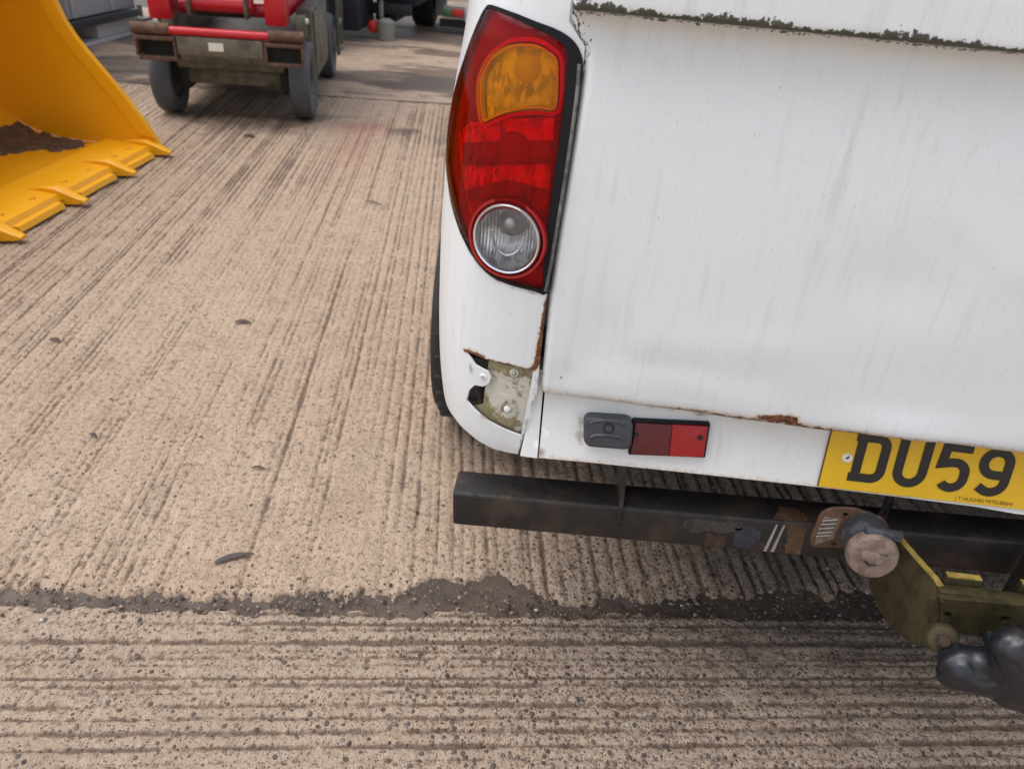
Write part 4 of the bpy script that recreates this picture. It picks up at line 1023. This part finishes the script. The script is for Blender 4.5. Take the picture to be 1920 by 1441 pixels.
cb = [((1785, 1262), -.165, .024), ((1800, 1245), -.165, .031), ((1820, 1258), -.168, .032), ((1840, 1262), -.17, .033), ((1860, 1262), -.172, .034), ((1880, 1270), -.176, .036), ((1895, 1280), -.178, .037),
      ((1900, 1212), -.185, .030), ((1903, 1225), -.185, .034), ((1906, 1245), -.185, .037), ((1915, 1265), -.18, .042), ((1925, 1280), -.18, .044), ((1935, 1235), -.18, .045), ((1950, 1260), -.18, .046), ((1872, 1236), -.172, .020), ((1848, 1238), -.17, .022)]
cv = blob('ball_cover', [(bp(p_, y_), (r_, r_, r_)) for p_, y_, r_ in cb], M['cover'], beam)
cv['label'] = 'shiny black vinyl cover bundled over the tow ball'

# ------------------------------------------------------------------ yellow loader bucket
bk = empty('loader_bucket', (-3.1, 2.0, 0), 'yellow toothed loader bucket lying on the concrete at the left', 'bucket')
YN, YF = .85, 3.05
BPROF = [(-2.75, .030), (-2.95, .034), (-3.20, .040), (-3.34, .062), (-3.45, .115), (-3.53, .20), (-3.575, .31), (-3.585, .43), (-3.56, .56), (-3.50, .68), (-3.41, .78), (-3.30, .86), (-3.18, .91)]
bp_s = smooth_poly(BPROF, 5, False)
def shell():
    n = len(bp_s); P = np.array(bp_s); T = np.gradient(P, axis=0); T /= np.linalg.norm(T, axis=1)[:, None]; Nn = np.stack([T[:, 1], -T[:, 0]], 1)
    Q = P - Nn*.014*-1
    V, F = [], []
    ysn = np.linspace(YN, YF, 14)
    for y in ysn:
        for p in P: V.append((p[0], y, p[1]))
    b = len(V)
    for y in ysn:
        for p in P+np.stack([-T[:, 1], T[:, 0]], 1)*.014: V.append((p[0], y, p[1]))
    for i in range(len(ysn)-1):
        for j in range(n-1):
            F.append((i*n+j, i*n+j+1, (i+1)*n+j+1, (i+1)*n+j)); F.append((b+i*n+j, b+(i+1)*n+j, b+(i+1)*n+j+1, b+i*n+j+1))
    for i in range(len(ysn)-1):
        for j in (0, n-1): F.append((i*n+j, (i+1)*n+j, b+(i+1)*n+j, b+i*n+j))
    bm = bmesh.new(); vv = [bm.verts.new(v) for v in V]
    for f in F: bm.faces.new([vv[i] for i in f])
    return bm_obj('shell', bm, M['bucket'], bk, 50)
shell()
fe = [(-2.672, .050), (-2.69, .094), (-2.745, .185), (-2.807, .28), (-2.885, .385), (-2.955, .474), (-3.02, .565), (-3.06, .640), (-3.088, .732), (-3.10, .80), (-3.13, .905)]
for y, th in ((YF-.004, .026), (YN+.004, -.026)):
    pts_ = [(x, y, z) for x, z in fe] + [(x, y, z+.004) for x, z in reversed(bp_s)]
    ck = poly_prism('cheek_plate', pts_, (0, th, 0), M['bucket'], bk, bevel=0)
    # stiffening strip set back from the free edge
    inn = [(x-.085, z+.01) for x, z in fe]
    st_y = y-.010*np.sign(th)
    strip = [(x, st_y, z) for x, z in fe[1:-1]] + [(x, st_y, z) for x, z in reversed(inn[1:-1])]
    poly_prism('cheek_strip', strip, (0, .0098*np.sign(th), 0), M['bucket'], bk)
# cutting edge and bolt-on segments between the teeth
poly_prism('cutting_edge', [(-2.70, YN, .030), (-2.715, YN, .056), (-2.97, YN, .062), (-2.97, YN, .040)], (0, YF-YN, 0), M['bucket'], bk)
TY = [3.035, 2.655, 2.22, 1.77, 1.33, .90]
tooth_me = None
for i, y in enumerate(TY):
    bm = bmesh.new()
    secs = [(-2.83, .018, .062, .074), (-2.76, .024, .060, .085), (-2.70, .034, .022, .092), (-2.66, .030, .018, .075), (-2.61, .024, .022, .052), (-2.575, .018, .028, .040)]
    rings = []
    for x, hw, zl, zh in secs:
        r_ = hw*.45
        rings.append([bm.verts.new((x, y+a, b)) for a, b in ((-hw, zl), (hw, zl), (hw, zh-r_*.5), (hw-r_, zh), (-hw+r_, zh), (-hw, zh-r_*.5))])
    for A, B in zip(rings, rings[1:]):
        for k_ in range(6): bm.faces.new((A[k_], A[(k_+1) % 6], B[(k_+1) % 6], B[k_]))
    bm.faces.new(rings[0]); bm.faces.new(list(reversed(rings[-1])))
    bmesh.ops.transform(bm, matrix=Matrix.Translation((-.03, 0, -.008)), verts=bm.verts)
    bm_obj('tooth', bm, M['bucket'], bk, 45)
    if i < len(TY)-1:
        y2 = TY[i+1]
        poly_prism('edge_segment', [(-2.665, y2+.07, .012), (-2.675, y2+.07, .034), (-2.80, y2+.07, .034), (-2.80, y2+.07, .012)], (0, y-y2-.14, 0), M['bucket'], bk)
        for yy in (y2+.12, y-.12):
            lathe('bolt', [(0, .008), (.008, .008), (.011, .005), (.013, 0), (.013, -.004)], (-2.775, yy, .0605), (0, 0, 1), M['bucket'], bk, 12)
# dried soil in the back of the bucket
def soil():
    us = np.linspace(-3.43, -2.90, 50); ys_ = np.linspace(YN+.01, YF-.03, 90); V, F, A_ = [], [], []
    for y in ys_:
        for x in us:
            h = float(fbm(np.array([x*9]), np.array([y*5]), 71, 4)[0]); xb = -3.27+.22*float(sstep(2.55, 2.95, y))+(h-.5)*.22
            base = np.interp(x, [p[0] for p in reversed(BPROF[:5])], [p[1] for p in reversed(BPROF[:5])])
            V.append((x, y, base - .010 + .018*(1-float(sstep(xb-.05, xb, x))) + .03*(float(fbm(np.array([x*40]), np.array([y*40]), 73, 2)[0])-.5)*(1-float(sstep(xb-.05, xb, x)))))
    n = len(us)
    for i in range(len(ys_)-1):
        for j in range(n-1): F.append((i*n+j, i*n+j+1, (i+1)*n+j+1, (i+1)*n+j))
    mesh('dried_soil', V, F, M['soil'], bk, 60)['kind'] = 'stuff'
soil()

# ------------------------------------------------------------------ red scissor lift
LA = math.radians(11.0); lo_ = np.array([-3.075, 3.80, 0]); lu = np.array([math.cos(LA), math.sin(LA), 0]); lv = np.array([-math.sin(LA), math.cos(LA), 0])
def LL(a, b, z): return lo_+lu*a+lv*b+np.array([0, 0, z])
LZ = .03
lift = empty('scissor_lift', tuple(LL(.48, .9, 0)), 'red and grey scissor lift with fork pockets standing beyond the bucket', 'scissor lift')
LR = Matrix.Rotation(LA, 4, 'Z')
def lbx(name, a0, a1, b0, b1, z0, z1, mat, par=lift, bevel=.006):
    bm = bmesh.new(); add_box(bm, (a1-a0, b1-b0, z1-z0), frame(LL((a0+a1)/2, (b0+b1)/2, (z0+z1)/2+LZ), lu, lv, (0, 0, 1)), bevel); return bm_obj(name, bm, mat, par)
for a, ax in ((.075, -1), (.905, 1)):
    for b in (.16, 1.55):
        c = LL(a, b, .235); w_ = wheel_mesh('wheel', c, .235, .13, tuple(lu*ax), M['lift_tyre'], M['lift_grey'], lift, .6, False, 32)
lbx('chassis', .17, .81, .02, 1.85, .27, .40, M['lift_grey'])
lbx('front_beam', .235, .725, -.165, -.08, .375, .475, M['lift_grey'])
lbx('sill', .20, .77, .01, .05, .305, .372, M['lift_grey'])
for a0, a1 in ((.0, .23), (.73, .96)):
    p = lbx('fork_pocket', a0, a1, -.17, -.085, .445, .468, M['rust'])
    lbx('pocket_floor', a0+.01, a1, -.17, -.085, .335, .358, M['rust'], p); lbx('pocket_wall', a0, a0+.016, -.169, -.085, .357, .446, M['rust'], p); lbx('pocket_wall', a1-.016, a1, -.169, -.085, .357, .446, M['rust'], p)
    lbx('pocket_back', a0+.017, a1-.017, -.095, -.086, .357, .446, M['dark'], p, 0)
lbx('name_label', .415, .50, -.1685, -.1655, .405, .45, M['label'], lift, 0)
tube('cross_tube', [LL(.20, -.14, .53), LL(.76, -.14, .53)], .024, M['lift_red'], lift, 14)
for a0, a1 in ((-.01, .20), (.76, .965)): tube('tube_sleeve', [LL(a0, -.135, .533), LL(a1, -.135, .533)], .034, M['rust'], lift, 14)
lbx('axle_beam', .20, .78, .10, .22, .165, .265, M['lift_grey']); 
for a in (.16, .77): lbx('steering_knuckle', a, a+.05, .08, .26, .13, .30, M['dark'])
for a in (.38, .55): tube('drive_motor', [LL(a, .24, .29), LL(a, .42, .29)], .07, M['lift_grey'], lift, 18)
lbx('belly_tray', .17, .79, .45, 1.8, .10, .26, M['dark'])
for a0, a1 in ((.05, .175), (.72, .845)):
    lbx('scissor_arm', a0, a1, .02, .16, .535, .95, M['lift_red'])
    lbx('scissor_arm', a0+.02, a1-.02, .17, 1.75, .55, .68, M['lift_red'])
tube('ram', [LL(.28, .10, .66), LL(.64, .10, .66)], .05, M['lift_red'], lift, 16)
tube('ram', [LL(.18, .22, .62), LL(.72, .22, .62)], .04, M['lift_red'], lift, 16)
for a in (.27, .60): lbx('ram_bracket', a, a+.022, .02, .2, .56, .76, M['lift_grey'])
lbx('valve_block', .30, .58, .14, .3, .55, .60, M['dark']); lbx('warning_label', .33, .375, .045, .05, .69, .72, M['label'], lift, 0)
lbx('platform', .0, .96, .0, 1.85, 1.25, 1.33, M['lift_red']); lbx('scissor_arm', .2, .76, .3, 1.7, .95, 1.25, M['lift_red'])
lbx('side_tray', .86, .955, .33, 1.15, .16, .60, M['lift_grey']); lbx('side_tray', .02, .10, .33, 1.38, .16, .62, M['lift_grey'])
lbx('tray_door', .957, .970, .4, 1.1, .2, .58, M['lift_grey']); lbx('ladder_rail', .985, 1.01, 1.62, 1.65, .12, .62, M['lift_grey'])
lbx('ladder_rail', .985, 1.01, 1.9, 1.93, .12, .62, M['lift_grey'])
for z in (.14, .34, .54): lbx('ladder_step', .985, 1.01, 1.651, 1.899, z, z+.025, M['lift_grey'], lift, .003)
lbx('corner_post', .90, .955, .02, .1, .475, .60, M['lift_grey']); lathe('marker_knob', [(0, .02), (.015, .016), (.018, 0)], LL(.955, .06, .60), lu, M['label'], lift, 12)

# ------------------------------------------------------------------ grey cabin behind the bucket
cbn = empty('site_cabin', (-5.3, 5.9, 0), 'pale grey cabin on skids with a black lower rail, top left', 'cabin')
XB = -4.62
box('wall_panel', (-6.2, 4.4, .225), (XB-.02, 6.62, 2.3), M['cab_grey'], cbn, .01)
box('black_rail', (-6.2, 4.38, .155), (XB+.03, 6.60, .215), M['black'], cbn, .006)
box('skirt_panel', (-6.2, 4.6, .035), (XB-.03, 5.62, .15), M['cab_white'], cbn, .006); box('skirt_panel', (-6.2, 5.95, .035), (XB-.03, 6.62, .15), M['cab_white'], cbn, .006)
box('skid', (-6.2, 4.4, .0), (XB, 6.60, .032), M['cab_white'], cbn, .005)
for y in (4.85, 5.35): tube('jack_post', [(XB+.05, y, .06), (XB+.05, y, .9)], .045, M['canister'], cbn, 14)
for y in (5.0, 5.6, 6.2): box('wall_rib', (XB-.019, y, .235), (XB-.004, y+.03, 2.25), M['cab_white'], cbn, .003)
for z in (.5, .95, 1.5): box('wall_trim', (XB-.003, 4.42, z), (XB+.006, 6.6, z+.02), M['cab_white'], cbn, .002)
for y in (6.66, 6.78): box('step_leg', (XB-.10, y, 0), (XB-.06, y+.04, .22), M['canister'], cbn, .004)
box('step_tread', (XB-.24, 6.64, .09), (XB+.02, 6.84, .12), M['canister'], cbn, .004)

# ------------------------------------------------------------------ dark machine behind the lift
M['navy'] = mat_simple('navy_black', (.012, .014, .022), .6, var=.3, scale=6)
mc = empty('wheeled_machine', (-2.6, 7.6, 0), 'dark wheeled machine with a red cap and grey canister beyond the lift', 'machine')
def gp(px): return on_z(px[0], px[1], 0)
c1 = gp((622, 92)); wheel_mesh('wheel', (c1[0]-.12, c1[1]+.12, .36), .36, .26, (1, 0, 0), M['tyre'], M['dark'], mc, .55, True, 32)
wheel_mesh('wheel', (c1[0]-1.5, c1[1]+.12, .36), .36, .26, (-1, 0, 0), M['tyre'], M['dark'], mc, .55, False, 32)
box('chassis', (-3.9, 7.3, .30), (-2.75, 9.2, .62), M['dark'], mc, .02)
box('engine_cover', (-3.9, 7.35, .63), (-2.5, 9.0, 1.35), M['navy'], mc, .05)
box('side_guard', (-3.6, 7.25, .10), (-2.68, 7.9, .70), M['navy'], mc, .02)
pc = gp((700, 74))
sp_pts = [(pc[0]+.05+.055*math.cos(a), pc[1]+.15+.055*math.sin(a), .34+a*.0075) for a in np.linspace(0, 8*2*math.pi, 110)]
tube('coil_spring', sp_pts, .012, M['dark'], mc, 8); tube('damper', [(pc[0]+.05, pc[1]+.15, .2), (pc[0]+.05, pc[1]+.15, .75)], .026, M['canister'], mc, 12)
q1 = on_y(700, 50, pc[1]); lathe('red_cap', [(0, .03), (.03, .028), (.06, .01), (.065, -.04), (0, -.04)], q1, (.2, -1, .1), M['orange'], mc, 18)
q2 = on_y(724, 58, pc[1]); lathe('canister', [(0, .12), (.05, .115), (.085, .09), (.09, 0), (.085, -.09), (.05, -.115), (0, -.12)], q2, (0, 0, 1), M['canister'], mc, 18)
box('under_frame', (-2.66, pc[1]+.36, .30), (-2.2, pc[1]+1.2, 1.1), M['navy'], mc, .03)
box('belly_guard', (-2.66, pc[1]+.34, .14), (-2.42, pc[1]+.9, .295), M['navy'], mc, .02)
box('axle_arm', (-2.75, pc[1]+.2, .22), (-2.25, pc[1]+.32, .32), M['dark'], mc, .015)
tl = empty('small_trailer', (-1.9, 9.6, 0), 'small trailer with a black tyre and red and green side lamp, far back', 'trailer')
c2 = gp((797, 48)); wheel_mesh('wheel', (c2[0]-.02, c2[1]+.1, .30), .30, .26, (-1, 0, 0), M['tyre'], M['canister'], tl, .5, True, 32)
wheel_mesh('wheel', (c2[0]+1.5, c2[1]+.1, .30), .30, .26, (1, 0, 0), M['tyre'], M['canister'], tl, .5, False, 32)
box('hub_cover', (c2[0]+.125, c2[1]-.02, .12), (c2[0]+.23, c2[1]+.2, .62), M['cab_white'], tl, .02)
box('bed', (c2[0]+.13, c2[1]-.6, .40), (c2[0]+1.4, c2[1]+1.4, .50), M['dark'], tl, .01)
z1 = on_y(840, 22, c2[1]-.62); z2 = on_y(862, 30, c2[1]-.62)
box('lamp_board', (z1[0]-.05, z1[1], z1[2]-.06), (z1[0]+.5, z1[1]+.018, z1[2]+.06), M['canister'], tl, .003)
box('red_lamp', (z1[0]+.05, z1[1]-.02, z1[2]-.04), (z1[0]+.18, z1[1]-.001, z1[2]+.03), M['orange'], tl, .006)
M['green'] = mat_simple('green_lamp', (.06, .16, .07), .4); box('green_lamp', (z1[0]-.05, z1[1]-.02, z1[2]-.04), (z1[0]+.045, z1[1]-.001, z1[2]+.02), M['green'], tl, .006)
box('white_box', (z1[0]+.19, z1[1]-.03, z1[2]-.09), (z1[0]+.36, z1[1]-.001, z1[2]+.09), M['cab_white'], tl, .01)
box('drawbar', (z1[0]-.1, z1[1]+.03, z1[2]-.16), (z1[0]+.9, z1[1]+.09, z1[2]-.08), M['dark'], tl, .01)

# ------------------------------------------------------------------ scraps on the concrete
def scrap(px, length, width, ang, label, curl=.006):
    c = on_z(px[0], px[1], .0); bm = bmesh.new(); n = 9; rows = []
    for i in range(n+1):
        t = i/n; w_ = width*(math.sin(math.pi*min(1, t*1.0+.06))**.6+.12)*.5; x = (t-.5)*length; y = .25*width*math.sin(t*4.2)
        z = .003+curl*math.sin(math.pi*t)*.6
        rows.append([bm.verts.new((x, y+w_*k_, z+abs(k_)*.002)) for k_ in (-1, 0, 1)])
    for A, B in zip(rows, rows[1:]):
        for k_ in range(2): bm.faces.new((A[k_], A[k_+1], B[k_+1], B[k_]))
    r = bmesh.ops.extrude_face_region(bm, geom=list(bm.faces)); vv = [v for v in r['geom'] if isinstance(v, bmesh.types.BMVert)]
    bmesh.ops.translate(bm, vec=(0, 0, .0015), verts=vv)
    o = bm_obj('dead_leaf', bm, M['leaf'], None, 60); o.location = c; o.rotation_euler = (0, 0, math.radians(ang))
    tag(o, label, 'leaf', 'dark dead leaves on the concrete')
scrap((440, 1048), .085, .014, 32, 'long dark curled leaf nearest the dark slab joint')
scrap((176, 819), .032, .010, -18, 'small dark leaf on the pale concrete, lower left below the bucket')
scrap((456, 606), .055, .016, 14, 'dark ragged leaf lying across the groove marks in mid yard')
scrap((105, 640), .04, .012, 0, 'dark leaf nearest the left edge, under the bucket teeth')
scrap((468, 256), .085, .035, -10, 'dark scrap on the ground in front of the scissor lift')
scrap((485, 880), .036, .007, 8, 'thin dark leaf between the curled leaf and the truck wheel')
scrap((700, 382), .10, .010, -18, 'thin twig-like leaf on the ground left of the tail lamp')
